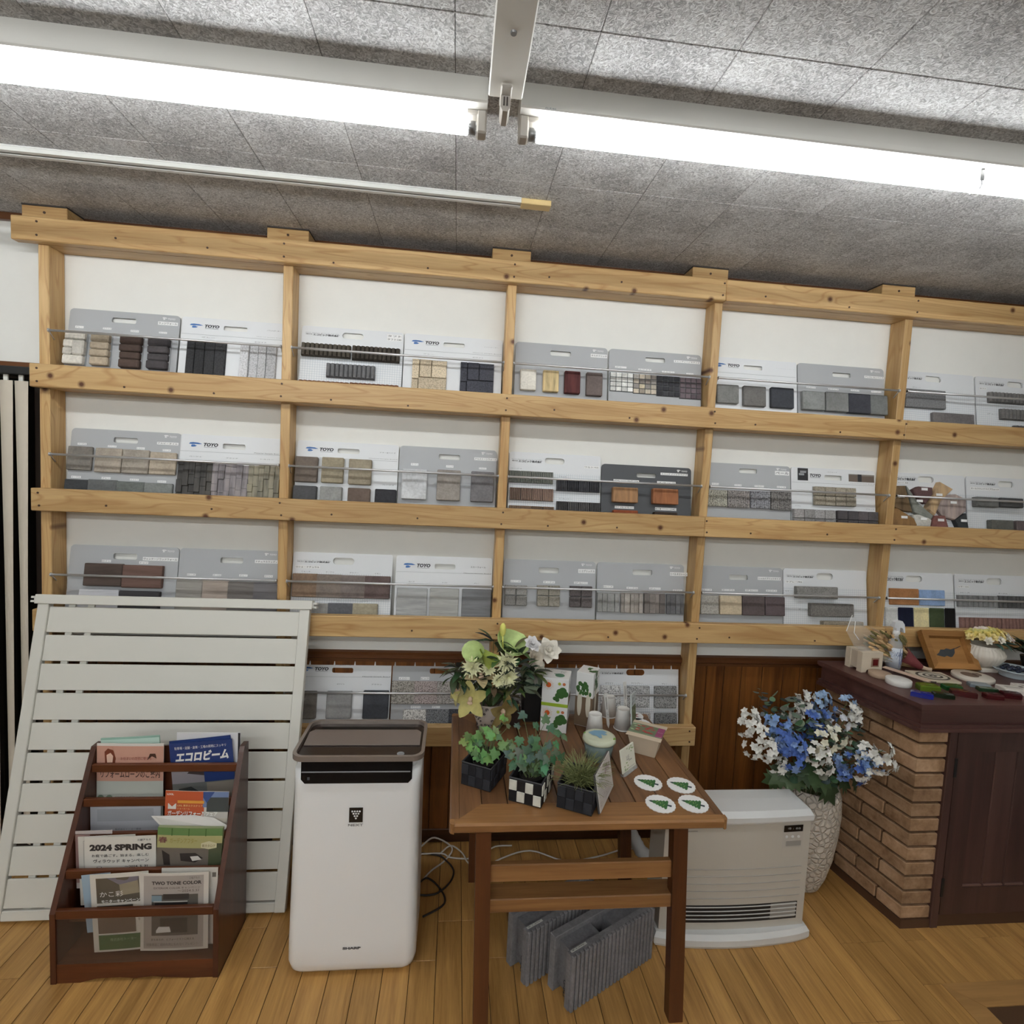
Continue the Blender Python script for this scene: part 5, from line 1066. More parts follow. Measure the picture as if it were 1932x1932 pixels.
mb.xf(Matrix.Rotation(math.radians(-90), 4, 'X')); mb.xf(Matrix.Translation((0, 0, .079))); mb.build('lettering', m_inkw, lb)

# ---------------------------------------------------------------- seed kit boxes
m_bx = plain('carton_white', (226, 226, 226), .35); m_sun = plain('sun_orange', (206, 92, 36), .4); m_ray = plain('sun_ray', (214, 150, 70), .4); m_gl = plain('vegetable_green', (56, 96, 46), .4); m_lime = plain('lime_band', (150, 176, 50), .4); m_soilp = plain('soil_print', (104, 82, 58), .5)
def kit(label, z, h, band, grp='seed kit boxes with sun print'):
    t = thing('seed_kit_box', label, 'carton box', (.4345, -.318, z), (0, 0, math.radians(-17)), grp)
    w = .0525
    MB().cbox(-w, w, -w, w, 0, h, .0012).build('carton', m_bx, t)
    sun = MB(); ray = MB()
    sx, sz = -.027, h-.028
    sun.add([(sx+.0105*math.cos(a), -w-.0006, sz+.0105*math.sin(a)) for a in (2*math.pi*i/16 for i in range(16))], [tuple(range(16))])
    for i in range(18):
        a = 2*math.pi*i/18; c, s = math.cos(a), math.sin(a); r0, r1 = .0125, .0195+.002*(i % 2)
        ray.quad(*[(sx+q*c-u*s, -w-.0005, sz+q*s+u*c) for q, u in ((r0, -.0006), (r1, -.0003), (r1, .0003), (r0, .0006))])
    sun.build('sun_print', m_sun, t); ray.build('sun_rays_print', m_ray, t)
    mb = MB()
    for (a, b, q) in ((.018, .056, .013), (.03, .06, .016), (.04, .05, .013), (.012, .042, .012), (.024, .044, .014), (.0, .03, .008), (.01, .026, .009)): mb.ell((a, -w-.0004, b*h/.105), (q, .0006, q), 10, 6)
    mb.build('lettuce_print', m_gl, t)
    if band: MB().box(-w-.0003, w+.0003, -w-.0007, -w-.0002, 0, .013).build('lime_band', m_lime, t)
    MB().quad((w+.0004, -w, 0), (w+.0004, w, 0), (w+.0004, w, .032), (w+.0004, -w, .046)).build('soil_print', m_soilp, t)
    mb = MB(); text(text(mb, '育てよう', -.03, .03, .07, .084, 0, .02), 'リボベジ', -.02, .03, .052, .066, 0, .0)
    mb.xf(Matrix.Translation((w+.0006, 0, 0)) @ Matrix.Rotation(math.radians(90), 4, 'Z')); mb.build('lettering', m_ink, t)
    for a, c in ((.016, (170, 180, 70)), (.034, (190, 110, 70))): MB().add([(a+.0062*math.cos(q), -w-.0006, h-.02+.0062*math.sin(q)) for q in (2*math.pi*i/14 for i in range(14))], [tuple(range(14))]).build('round_mark', plain('mark_%d' % c[0], c, .4), t)
    if band:
        mb = MB(); mb.lathe([(.014, 0), (.019, 0), (.019, .0008), (.014, .0008)], 20, (.012, -.014, h)); mb.box(-.012, .0, -.004, .0, h, h+.0008); mb.build('top_emblem', plain('emblem_green', (70, 120, 96), .4), t)
        mb = MB(); text(text(mb, 'かぶの', .012, .034, .026, .034, 0), 'たね', .012, .03, .014, .022, 0); text(mb, 'SEED KIT', -.046, -.02, .034, .040, 0); mb.xf(Matrix.Translation((0, 0, h+.0009)) @ Matrix.Rotation(math.radians(-90), 4, 'X')); mb.build('lettering', m_ink, t)
kit('lower white seed kit box with orange sun, under another box', TZ+.0005, .104, False); kit('upper white seed kit box with orange sun and lime band, on top of the stack', TZ+.105, .113, True)
t = thing('radish_box', 'white and brown box printed with radishes and green tops behind the paper cups', 'carton box', (.573, -.278, TZ+.0005), (0, 0, math.radians(-30)))
bw2, bd2, bh = .036, .046, .222
MB().cbox(-bw2, bw2, -bd2, bd2, 0, bh, .0012).build('carton', m_bx, t)
MB().box(-bw2-.0003, bw2+.0003, -bd2-.0004, -bd2, .002, .122).box(bw2, bw2+.0004, -bd2, bd2, .002, .122).build('soil_print', plain('soil_brown', (112, 92, 72), .5), t)
for c in ((-.018, -.0003), (.018, -.0003)):
    mb = MB().ell((c[0], -bd2-.0006, .095), (.010, .0006, .055), 12, 8); mb.build('radish_print', plain('radish_pale', (206, 200, 184), .4), t)
mb = MB().ell((bw2+.0006, -.005, .095), (.0006, .012, .07), 12, 8); mb.build('radish_print', plain('radish_pale', (206, 200, 184), .4), t)
mb = MB(); r = random.Random(9)
for k in range(26): mb.ell((r.uniform(-.030, .03), -bd2-.0006, .15+r.uniform(-.018, .032)), (.006, .0006, .009), 6, 4)
for k in range(20): mb.ell((bw2+.0006, -.005+r.uniform(-.02, .02), .17+r.uniform(-.02, .045)), (.0006, .006, .010), 6, 4)
for k in range(16): mb.ell((r.uniform(-.0, .034), r.uniform(-.03, .02), bh+.0005), (.008, .006, .0005), 6, 4)
mb.build('leaf_print', m_gl, t)
mb = MB(); text(mb, '大根のたね', -.03, .03, .19, .2, 0); mb.xf(Matrix.Translation((bw2+.0008, 0, 0)) @ Matrix.Rotation(math.radians(90), 4, 'Z')); mb.build('lettering', m_ink, t)

# ---------------------------------------------------------------- flower arrangement in patterned pot
t = thing('patterned_pot', 'tapered grey pot with dark scroll pattern holding artificial lilies and orchids', 'flower pot', (.165, -.345, TZ))
MB().lathe([(.036, 0), (.042, .002), (.078, .125), (.074, .125), (.040, .008), (.0, .008)], 24).build('pot_body', plain('pot_grey', (176, 164, 154), .7, noise=.06), t, True)
mb = MB(); r = random.Random(4)
for k in range(44):
    a = r.uniform(-2.9, -.2); z = r.uniform(.012, .115); q = .042+(.036)*z/.125+.0006; rr = r.uniform(.004, .008); pts = []
    for i in range(9):
        w = i*.7; pr = rr*(1-i*.09); pts.append((q*math.cos(a+pr*math.cos(w)/q), q*math.sin(a+pr*math.cos(w)/q), z+pr*math.sin(w)))
    mb.tube(pts, .0013, 4, False)
o = mb.build('scroll_pattern', plain('scroll_dark', (70, 62, 62), .7), t); o['kind'] = 'stuff'
fb = thing('lily_arrangement', 'artificial bouquet of green callas, orchids and cream chrysanthemums in the patterned pot', 'flowers', (.165, -.345, TZ+.11))
FBO = Vector((.165, -.345, TZ+.11))
def petal_mesh(L, wd, cup=.3, curl=.0, n=5):
    vs = []; fs = []
    for i in range(n+1):
        s = i/n; w = wd*math.sin(math.pi*min(1, .12+.86*s))**.8*.5
        z = cup*L*s*(1-s)*1.2+curl*L*s*s
        vs += [(s*L, -w, z+w*.3), (s*L, 0, z), (s*L, w, z+w*.3)]
    for i in range(n):
        for j in (0, 1): a = 3*i+j; fs.append((a, a+3, a+4, a+1))
    return vs, fs
def flower(mb, c, nrm, n, L, wd, cup, curl, open_=.2, roll=0.0, jit=0.0, rr=None):
    q = Vector(nrm).normalized().to_track_quat('Z', 'Y').to_matrix().to_4x4()
    vs, fs = petal_mesh(L, wd, cup, curl)
    for i in range(n):
        M = Matrix.Translation(c) @ q @ Matrix.Rotation(roll+2*math.pi*i/n+(rr.uniform(-jit, jit) if rr else 0), 4, 'Z') @ Matrix.Rotation(-open_+(rr.uniform(-jit, jit) if rr else 0), 4, 'Y')
        k = len(mb.v); mb.add(vs, fs); mb.xf(M, k)
    return mb
def W2(p): return tuple(Vector(p)-FBO)
def orchid(c, n, col, L=.062, roll=.3):
    mb = flower(MB(), W2(c), n, 5, L, L*.62, .25, .05, .15, roll); o = mb.build('orchid_flower', m_petal, fb, True, color=col)
    q = Vector(n).normalized().to_track_quat('Z', 'Y').to_matrix().to_4x4()
    mb = MB().ell((0, 0, .010), (.009, .012, .012), 8, 6).ell((0, -.012, .012), (.012, .008, .006), 8, 5); mb.xf(Matrix.Translation(W2(c)) @ q); mb.build('orchid_lip', m_petal, o, True, color=(214, 186, 160))
orchid((.088, -.405, .848), (-.35, -1, .25), (186, 176, 112), .078, .5); orchid((.205, -.42, .812), (.5, -.8, -.2), (156, 138, 88), .075, .2)
orchid((.120, -.39, .930), (.1, -.5, 1), (178, 160, 122), .07, .9); orchid((.045, -.385, .872), (-1, -.4, .3), (160, 150, 104), .06, .2)
def calla(c, n, col, L, w):
    q = Vector(n).normalized().to_track_quat('Z', 'Y').to_matrix().to_4x4(); mb = MB(); vs = []; m = 14
    for i in range(6):
        s = i/5
        for j in range(m):
            a = 2*math.pi*j/m; tip = .45*max(0, math.cos(a))**3
            rr = w*(.12+.88*s**1.6)*(1+tip*s); vs.append((rr*math.cos(a), rr*math.sin(a), L*s*(1+.25*tip*s)-L-.02*s*s*math.cos(a)))
    mb.add(vs, [(i*m+j, i*m+(j+1) % m, (i+1)*m+(j+1) % m, (i+1)*m+j) for i in range(5) for j in range(m)]); mb.xf(Matrix.Translation(W2(c)) @ q)
    o = mb.build('calla_lily', m_petal, fb, True, color=col)
calla((.085, -.40, 1.035), (-.75, -.35, .9), (188, 206, 140), .09, .042); calla((.148, -.40, 1.020), (.0, -.1, 1), (176, 190, 96), .085, .036); calla((.232, -.37, 1.062), (.25, -.75, .8), (192, 212, 142), .07, .060)
mb = MB().ell((.2-FBO.x, -.37-FBO.y, 1.110-FBO.z), (.0125, .0125, .027), 10, 7); mb.tube([W2((.2, -.37, 1.09)), W2((.205, -.365, 1.03))], .003, 6); mb.build('lily_bud', m_petal, fb, True, color=(222, 218, 120))
r = random.Random(12)
for c, n, L in (((.085, -.405, .972), (-.3, -.9, .5), .036), ((.218, -.40, .990), (.1, -.95, .4), .040), ((.225, -.41, .938), (.2, -1, .1), .036), ((.150, -.40, .965), (0, -.9, .5), .024), ((.19, -.415, .925), (0, -1, .2), .024)):
    mb = MB()
    for k in range(4): flower(mb, W2(c), n, 15, L*1.2*(1-.17*k), .010, .1, .12, -.05+.32*k, k*.3, .12, r)
    mb.build('chrysanthemum', m_petal, fb, True, color=(234, 232, 190))
for c, n, L, col in (((.395, -.285, 1.0), (.1, -.9, .6), .055, (232, 226, 214)), ((.352, -.30, .93), (.1, -1, .2), .04, (226, 222, 206)), ((.318, -.35, 1.045), (.2, -.8, .8), .036, (226, 224, 224)), ((.335, -.33, .985), (.4, -1, .3), .042, (206, 196, 180))):
    mb = MB()
    for k in range(4): flower(mb, W2(c), n, 7, L*(1-.2*k), L*.8, .55, .3, .05+.38*k, k*.5, .2, r)
    mb.build('rose_bloom', m_petal, fb, True, color=col)
LANC = MB().add(*[x for x in [petal_mesh(1.0, .38, .15, -.1)]][0]).mesh('long_leaf', m_leafb, True)
def spray(t, o, ps, cols, seed, size, n0=(0, -1, .4)):
    r = random.Random(seed); st = MB()
    for p in ps:
        p = Vector(p)-o; st.tube([Vector((0, 0, -.02)), p*.5+Vector((0, 0, .01)), p], .0013, 4, False)
        for k in range(8):
            d = Vector((r.uniform(-1, 1), r.uniform(-.8, .3), r.uniform(-.5, .7))).normalized()
            q = d.to_track_quat('X', 'Z').to_euler(); inst('leaf', LANC, t, p+d*size*.1, q, (size*r.uniform(.7, 1.1),)*3, tuple(v*r.uniform(.8, 1.2) for v in r.choice(cols)))
    st.build('stems', m_stem, t)
gd = ((62, 78, 52), (48, 64, 46), (78, 94, 62))
spray(fb, FBO, [(.035, -.37, .955), (.02, -.36, .92), (.06, -.38, .91), (.17, -.41, .90), (.21, -.40, .88), (.25, -.39, .90), (.28, -.38, .95), (.29, -.37, .91), (.26, -.38, .975), (.30, -.36, .88), (.15, -.40, .875), (.23, -.41, .862), (.10, -.40, .91), (.33, -.34, .93), (.19, -.39, 1.0), (.17, -.33, 1.05), (.13, -.36, .90), (.16, -.36, .93), (.20, -.36, .95), (.24, -.36, .93), (.10, -.36, .95), (.27, -.36, 1.0), (.25, -.35, 1.03), (.05, -.36, .94)], gd, 21, .070)
for p in ((.325, -.36, .888), (.31, -.345, .94), (.345, -.33, .90)): leaf_at(fb, heart, W2(p), .075, (.3, -1, .2), .4, (120, 132, 110))
t = thing('black_vase', 'tall matt black square vase behind the white seed kit boxes', 'vase', (.345, -.245, TZ))
loft([(rrect(.034, -.034, .034, .006), .0), (rrect(.044, -.044, .044, .006), .185)]).build('vase_body', plain('vase_black', (18, 17, 18), .6), t)
MB().cbox(-.036, .036, -.036, .036, .1855, .190, .002).build('vase_mouth', m_soil, t)
t = thing('dark_wood_box', 'small dark wooden box behind the patterned pot on the table', 'box', (.255, -.262, TZ))
MB().cbox(-.04, .04, -.05, .05, 0, .052, .002).build('box_body', plain('dark_box', (52, 34, 30), .5), t); MB().cbox(-.042, .042, -.052, .052, .0525, .060, .002).build('lid', plain('dark_box_lid', (62, 42, 38), .5), t)

# ================================================================ kerosene fan heater
m_hw = plain('heater_white', (190, 184, 174), .35); m_hl = plain('heater_lid', (216, 216, 215), .3); m_hg = plain('heater_grey', (150, 146, 140), .4); m_hd = plain('heater_dark', (30, 28, 28), .5)
he = thing('fan_heater', 'white kerosene fan heater on a rounded base right of the table', 'heater', (1.10, -.52, 0))
def bow(hx, y0, b, yb, n=10): return [(-hx+2*hx*i/n, y0-b*math.sin(math.pi*i/n)) for i in range(n+1)]+[(hx, yb), (-hx, yb)]
def basep(hx, y0, b, yb):
    p = [(-hx+2*hx*i/12, y0-b*math.sin(math.pi*i/12)**.7) for i in range(13)]
    return p+[(hx+.004, yb-.01), (hx-.01, yb), (-hx+.01, yb), (-hx-.004, yb-.01)]
loft([(basep(.298, -.078, .030, .085), 0), (basep(.306, -.082, .032, .09), .012), (basep(.306, -.082, .032, .09), .034), (basep(.296, -.074, .028, .08), .050)]).build('base', m_hl, he)
loft([(bow(.285, -.066, .012, .07), .05), (bow(.285, -.066, .012, .07), .462)]).build('body', m_hw, he)
loft([(bow(.288, -.070, .012, .072), .462), (bow(.290, -.074, .012, .074), .470), (bow(.290, -.074, .012, .074), .488), (bow(.284, -.056, .010, .070), .503), (bow(.276, .010, .0, .066), .507)]).build('lid', m_hl, he)
fy = lambda x: -.066-.012*math.sin(math.pi*(x+.285)/.57)
for k in range(5):
    z = .286-.0285*k; pth = [(x, fy(x)-.0005, z) for x in (-.27+.53*i/10 for i in range(11))]
    MB().tube(pth, .0016, 5).build('groove', m_hg, he)
def strip(x0, x1, z0, z1, off, nm, mt, par=he, n=6):
    mb = MB(); vs = []
    for i in range(n+1):
        x = x0+(x1-x0)*i/n; vs += [(x, fy(x)-off, z0), (x, fy(x)-off, z1)]
    mb.add(vs, [(2*i, 2*i+2, 2*i+3, 2*i+1) for i in range(n)]); return mb.build(nm, mt, par)
gr = strip(-.235, .255, .078, .146, .0006, 'outlet_grille', m_hd)
strip(.145, .25, .085, .143, .0009, 'outlet_duct', m_hg, gr)
for k in range(4):
    z = .092+.0155*k; MB().tube([(x, fy(x)-.0022, z) for x in (-.232+.484*i/8 for i in range(9))], .0022, 5).build('louver', plain('louver_pale', (190, 188, 184), .35), gr)
cp = strip(.170, .255, .322, .452, .0008, 'control_panel', plain('panel_beige', (186, 180, 172), .4))
strip(.173, .252, .424, .450, .0012, 'display_window', m_pb, cp); strip(.185, .248, .368, .388, .0012, 'button_strip', m_hg, cp); strip(.172, .253, .324, .362, .0014, 'panel_door', m_hw, cp)
mb = MB()
for k in range(3): mb.ell((.186+.024*k, fy(.2)-.0014, .405), (.006, .001, .006), 8, 5)
mb.build('buttons', m_hl, cp)
mb = MB(); text(mb, '88 : 88', .182, .24, .434, .442, fy(.2)-.0018); mb.build('display_digits', plain('display_grey', (150, 150, 146), .4), cp)
text(text(MB(), 'HOT', -.222, -.205, .158, .168, fy(-.2)-.0012), '——', -.222, -.2, .172, .174, fy(-.2)-.0012).build('warning_print', m_hg, he)
MB().box(-.205, -.16, fy(-.18)-.0008, fy(-.18)-.0003, .432, .436).build('name_print', m_hg, he)
t = thing('duct_hose', 'white flexible hose curving on the floor behind the table and heater', 'hose', (.9, -.26, 0))
mb = MB(); P = [(-.085, .08, .185), (-.06, .07, .14), (-.03, .04, .09), (.02, .02, .052), (.08, .0, .034), (.14, -.02, .03)]
rad = []; pts = []
for i in range(len(P)-1):
    for k in range(6):
        f = k/6; pts.append(tuple(P[i][j]*(1-f)+P[i+1][j]*f for j in range(3))); rad.append(.027 if k % 2 else .029)
mb.tube(pts, rad, 12).build('hose', plain('hose_white', (206, 204, 200), .5), t, True)

# ================================================================ concrete blocks under the table
def cblock(label, p, ang):
    t = thing('concrete_block', label, 'concrete block', (p[0], p[1], 0), (0, 0, ang), 'ribbed concrete blocks under the table')
    m = stone('fine'); cg = (124, 122, 124)
    L, D, H = .388, .118, .19
    mb = MB().box(0, L, .011, .030, 0, H); n = 22
    for k in range(n): mb.cbox(L*k/n+.0024, L*(k+1)/n-.0024, .0, .012, .0, H, .002)
    mb.build('ribbed_face', m, t, color=cg)
    MB().cbox(0, L, D-.028, D, 0, H, .002).build('back_shell', m, t, color=cg)
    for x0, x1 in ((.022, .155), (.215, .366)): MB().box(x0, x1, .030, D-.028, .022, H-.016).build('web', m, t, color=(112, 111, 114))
    MB().box(.155, .215, .031, D-.029, .022, .06).build('shaded_hole_floor', m, t, color=(70, 70, 72))  # darker concrete tone paints in the shade at the bottom of the hole
    tg = MB().box(.010, .075, .018, .0262, H, H+.0012).build('price_tag', plain('tag_white', (196, 196, 190), .5), t)
    text(MB(), '¥ 1,200', 0, .05, 0, .005, 0).xf(Matrix.Translation((.015, .0195, H+.0014)) @ Matrix.Rotation(math.radians(-90), 4, 'X')).build('lettering', m_ink, tg)
    mb = text(MB(), 'G-BLK', 0, .075, 0, .014, 0, .03).xf(Matrix.Translation((.0215, .062, .06)) @ Matrix.Rotation(math.radians(-90), 4, 'Z') @ Matrix.Rotation(math.radians(90), 4, 'Y')); mb.build('stamp_print', m_ink, t)
    return t
cblock('ribbed grey concrete block in front, right one of the pair', (.430, -.838), math.radians(28.6)); cblock('ribbed grey concrete block behind, left one of the pair', (.300, -.742), math.radians(29.5))

# ================================================================ cables on the floor
def cable(label, pts, rr, col):
    P = [Vector(p) for p in pts]; out = []
    for i in range(len(P)-1):
        p0, p1, p2, p3 = P[max(i-1, 0)], P[i], P[i+1], P[min(i+2, len(P)-1)]
        for k in range(5):
            u = k/5; out.append(.5*((2*p1)+(p2-p0)*u+(2*p0-5*p1+4*p2-p3)*u*u+(3*p1-p0-3*p2+p3)*u**3))
    out.append(P[-1]); o = MB().tube(out, rr, 6).build('power_cable', plain('cable_%d' % col[0], col, .45), None, True); tag(o, label, 'cable')
wc = (206, 200, 192); z = .005
cable('white cable looping on the floor right of the purifier', [(-.12, -.10, z), (-.085, -.06, .02), (-.033, -.025, .03), (.047, -.075, .016), (.018, -.139, z), (-.04, -.2, z), (-.076, -.256, z), (-.12, -.3, z)], .0038, wc)
cable('white cable in a small loop beside the table back leg', [(-.12, -.098, z), (.0, -.1, .008), (.037, -.121, z), (.111, -.133, z), (.17, -.12, z), (.24, -.08, .02), (.32, -.07, .016)], .0036, wc)
cable('white cable arching between table leg and wall', [(-.001, -.095, .008), (.043, -.064, .018), (.094, -.107, .012), (.12, -.16, z), (.18, -.2, z), (.26, -.14, z), (.4, -.1, .012), (.55, -.16, z), (.7, -.14, z), (.86, -.1, .012), (.98, -.12, z)], .0036, wc)
cable('black cable coiled on the floor beside the purifier', [(-.14, -.085, z), (-.02, -.105, z), (.02, -.145, .01), (.055, -.2, z), (.04, -.27, z), (-.02, -.33, z), (-.1, -.32, z), (-.06, -.25, .012), (.0, -.3, z), (.02, -.38, z), (-.06, -.44, z)], .004, (40, 34, 32))

# ================================================================ brick counter
m_brk = plain('mortar', (84, 60, 42), .95, noise=.05); m_ct = wood('counter_wood', (70, 44, 40), (94, 62, 56), 'x', .38, .6); m_dr = wood('door_wood', (62, 42, 38), (84, 58, 52), 'z', .45, .6)
def brick_mat():
    s = NT('brick_face', .9, 0, .2); v = s.coord(); f1 = s.noise(v, 9, 4, .6); f2 = s.noise(v, 60, 3)
    oi = s.n('ShaderNodeObjectInfo'); f = s.math('ADD', s.math('MULTIPLY', f1, .75), s.math('MULTIPLY', f2, .25))
    c = s.ramp(f, [(.32, lin((116, 88, 64))), (.5, lin((156, 124, 94))), (.68, lin((184, 152, 122)))])
    hv = s.n('ShaderNodeHueSaturation'); s.l(c, hv.inputs['Color']); s.l(s.math('ADD', s.math('MULTIPLY', oi.outputs['Random'], .3), .85), hv.inputs['Value']); s.col(hv.outputs[0])
    s.bump(f, .6, .004); return s.m
m_bk = brick_mat()
co = thing('brick_counter', 'brick fronted corner counter with dark brown wooden top and door at right', 'counter', (1.814, -.566, 0))
LD = Vector((-.094, .546)).normalized()           # direction of the left face
LN = Vector((-LD.y, LD.x))                         # outward normal of the left face (towards -x)
YB = .436; sl_ = YB/LD.y                           # back edge and length of the left face
body = [(.012, .012), (.121, .012), (1.4, .012), (1.4, YB), (LD.x*sl_+.012, YB)]
MB().prism(body, 'z', .0, .815).build('core', m_brk, co)
bx = [(-.004, -.006), (.121, -.006), (.121, .01), (.012, .01), (LD.x*sl_+.02, YB), (LD.x*sl_-.004, YB)]
MB().prism(bx, 'z', 0, .034).build('base_strip', plain('base_strip_brown', (78, 52, 34), .6), co)
pitch = .0601; r = random.Random(3)
Mleft = Matrix(((LD.x, -LN.x, 0, 0), (LD.y, -LN.y, 0, 0), (0, 0, 1, 0), (0, 0, 0, 1)))   # local x along the face, y inwards
for k in range(13):
    z0 = .036+k*pitch; z1 = z0+.0505; jt = lambda: r.uniform(-.0012, .0012)
    first = (.105, .205)[k % 2]
    e = LD*first; q = LN*-.016
    p = [(0, 0), (.121, 0), (.121, .016), (.017, .016), (e.x+q.x, e.y+q.y), (e.x, e.y)]
    mb = MB(); n = 6; c = .003
    ins = [(.002, .003), (.1195, .003), (.1195, .016), (.017, .016), (e.x+q.x, e.y+q.y-.0015), (e.x+.003, e.y-.0015)]
    mb.add([(a, b, z0) for a, b in ins]+[(a, b, z0+c) for a, b in p]+[(a, b, z1-c) for a, b in p]+[(a, b, z1) for a, b in ins],
           [tuple(range(6))[::-1], tuple(range(18, 24))]+[(6*u+i, 6*u+(i+1) % 6, 6*u+6+(i+1) % 6, 6*u+6+i) for u in range(3) for i in range(6)])
    mb.build('brick', m_bk, co)
    s = first+.0095
    while s < sl_-.02:
        L = min(.2, sl_-s)
        mb = MB().cbox(s, s+L, jt(), .016, z0+jt(), z1+jt(), .003); mb.xf(Mleft); mb.build('brick', m_bk, co); s += L+.0095
def slab(off, z0, z1, nm):
    c = Vector((-.044, -.043)); a = Vector((c.x-off*1.05, c.y-off)); e = (YB-a.y)/LD.y
    o = MB().prism([(a.x, a.y), (1.4, a.y), (1.4, YB), (a.x+LD.x*e, YB)], 'z', z0, z1).build(nm, m_ct, co)
slab(.0, .910, .925, 'counter_top'); slab(-.006, .902, .910, 'counter_top_edge'); slab(-.020, .842, .902, 'frieze'); slab(-.010, .830, .842, 'moulding'); slab(-.004, .815, .830, 'moulding')
# door with frame, recessed boards and hinges
MB().cbox(.122, .155, -.010, .012, .0, .814, .002).build('door_post', m_dr, co)
MB().cbox(.157, 1.4, -.002, .012, .0, .050, .002).build('kick_board', plain('kick_brown', (70, 46, 30), .6), co)
dr = MB().box(.158, .245, -.008, .010, .055, .812).box(.245, 1.2, -.008, .010, .055, .165).box(.245, 1.2, -.008, .010, .722, .812).box(.62, .70, -.008, .010, .165, .722)
dr = dr.build('door', m_dr, co)
for k in range(4):
    x0 = .246+k*.094; MB().cbox(x0, x0+.092, .001, .008, .160, .724, .004).build('door_board', m_dr, dr)
    MB().cbox(x0+.002, x0+.086, -.006, .004, .165, .174, .002).build('board_ledge', plain('ledge_brown', (98, 70, 62), .4), dr)
for z in (.66, .17): MB().cbox(.150, .162, -.0135, -.0085, z-.038, z+.038, .001).build('hinge', plain('hinge_black', (16, 15, 15), .5), dr)
CT = .925
# ---------------------------------------------------------------- things on the counter
t = thing('ceramic_block', 'cream rough ceramic block with a dark red square tile, left end of the counter', 'block', (1.834, -.226, CT), (0, 0, math.radians(4)))
m_cer = plain('ceramic_cream', (206, 192, 172), .85, noise=.06)
MB().prism([(-.052, .012), (-.052, .0), (-.028, .0), (-.022, .012), (.022, .012), (.028, 0), (.052, 0), (.052, .088), (-.052, .088)], 'y', -.048, -.022).build('front_slab', m_cer, t)
MB().prism([(-.046, .010), (.046, .010), (.046, .084), (-.046, .084)], 'y', -.022, .018).build('middle_slab', plain('ceramic_tan', (190, 176, 158), .85, noise=.06), t)
MB().prism([(-.052, .012), (-.052, .0), (-.028, .0), (-.022, .012), (.022, .012), (.028, 0), (.052, 0), (.052, .088), (-.052, .088)], 'y', .018, .044).build('rear_slab', m_cer, t)
o = MB().box(-.004, .034, -.0492, -.0478, .024, .064).build('tile_border', plain('border_brown', (146, 120, 100), .7), t)
MB().cbox(.002, .028, -.0515, -.049, .030, .058, .001).build('red_tile', plain('red_tile', (92, 20, 22), .2), o)
t = thing('spray_bottle', 'clear spray bottle with white trigger head on the counter', 'bottle', (1.985, -.222, CT))
MB().lathe([(.0, .001), (.025, .0), (.029, .004), (.029, .105), (.026, .125), (.013, .142), (.012, .150), (.0, .150)], 24).build('bottle_body', glass('bottle_clear', (220, 228, 234), .38, .08), t, True)
MB().lathe([(.0293, .012), (.0293, .100), (.0290, .100), (.0290, .012)], 24).build('wrap_label', plain('label_pale', (206, 212, 222), .35), t, True)
mb = MB(); r = random.Random(6)
for k in range(14):
    a = r.uniform(-2.7, -.5); z = r.uniform(.02, .09); mb.tube([(.0298*math.cos(a+.16*i), .0298*math.sin(a+.16*i), z+.012*math.sin(i*1.9+k)) for i in range(5)], .0007, 3, False)
mb.box(.0005, .0025, -.0302, -.0294, .014, .098); mb.build('label_print', plain('print_slate', (96, 110, 150), .5), t)
MB().lathe([(.0145, .148), (.0145, .168), (.011, .176), (.0, .176)], 18).build('collar', m_bx, t, True)
MB().prism([(-.020, .190), (-.018, .214), (.0, .222), (.016, .219), (.028, .204), (.034, .168), (.029, .166), (.021, .186), (.008, .190), (.008, .174), (-.009, .174), (-.009, .186)], 'y', -.010, .010).build('trigger_head', plain('trigger_white', (226, 228, 232), .3), t)
# dried flowers in cellophane
t = thing('dried_bouquet', 'dried flower bouquet wrapped in clear cellophane lying on the counter', 'dried flowers', (2.11, -.238, CT+.013))
tip = Vector((-.30, .035, .17))
mb = MB(); hd = MB(); dk = MB(); r = random.Random(17)
for k in range(110):
    e = Vector((-.14+r.uniform(-.11, .07), .03+r.uniform(-.035, .035), .085+r.uniform(-.055, .055)))
    mb.tube([(r.uniform(-.006, .006), r.uniform(-.006, .006), r.uniform(-.006, .006)), e*.55+Vector((0, 0, -.012)), e], [.0012, .001, .0007], 4, False)
    q = Vector(e).to_track_quat('Z', 'Y').to_matrix().to_4x4(); h = MB().ell((0, 0, 0), (.0075, .0075, r.uniform(.014, .026)), 6, 5); h.xf(Matrix.Translation(e) @ q)
    (hd if k % 3 else dk).add(h.v, h.f)
mb.build('dried_stems', plain('straw_stem', (150, 122, 82), .8), t)['kind'] = 'stuff'; hd.build('dried_heads', plain('straw_head', (196, 162, 118), .85), t)['kind'] = 'stuff'; dk.build('dark_heads', plain('straw_green', (112, 104, 62), .85), t)['kind'] = 'stuff'
MB().tube([(0, 0, 0), (.018, -.012, -.004), (.03, -.02, -.006)], [.010, .008, .011], 10).build('stem_bundle', plain('bundle_pale', (200, 176, 150), .7), t, True)
MB().tube([(-.002, 0, 0), (-.09, .02, .052)], [.012, .040], 10, False).build('ribbon_wrap', plain('wrap_burgundy', (120, 56, 60), .6), t, True)
m_cel = glass('cellophane', (240, 240, 238), .20, .03)
cel = [(-.31, .06, .215), (-.355, .03, .150), (-.345, -.01, .095), (-.27, -.035, .045), (-.19, -.02, .025)]; up = [(-.31, .06, .215), (-.22, .075, .165), (-.15, .07, .14)]
MB().add([(-.09, .01, .03)]+cel, [(0, i, i+1) for i in range(1, 5)]).add([(-.09, .02, .075)]+up, [(0, i, i+1) for i in range(1, 3)]).build('cellophane_wrap', m_cel, t, True)
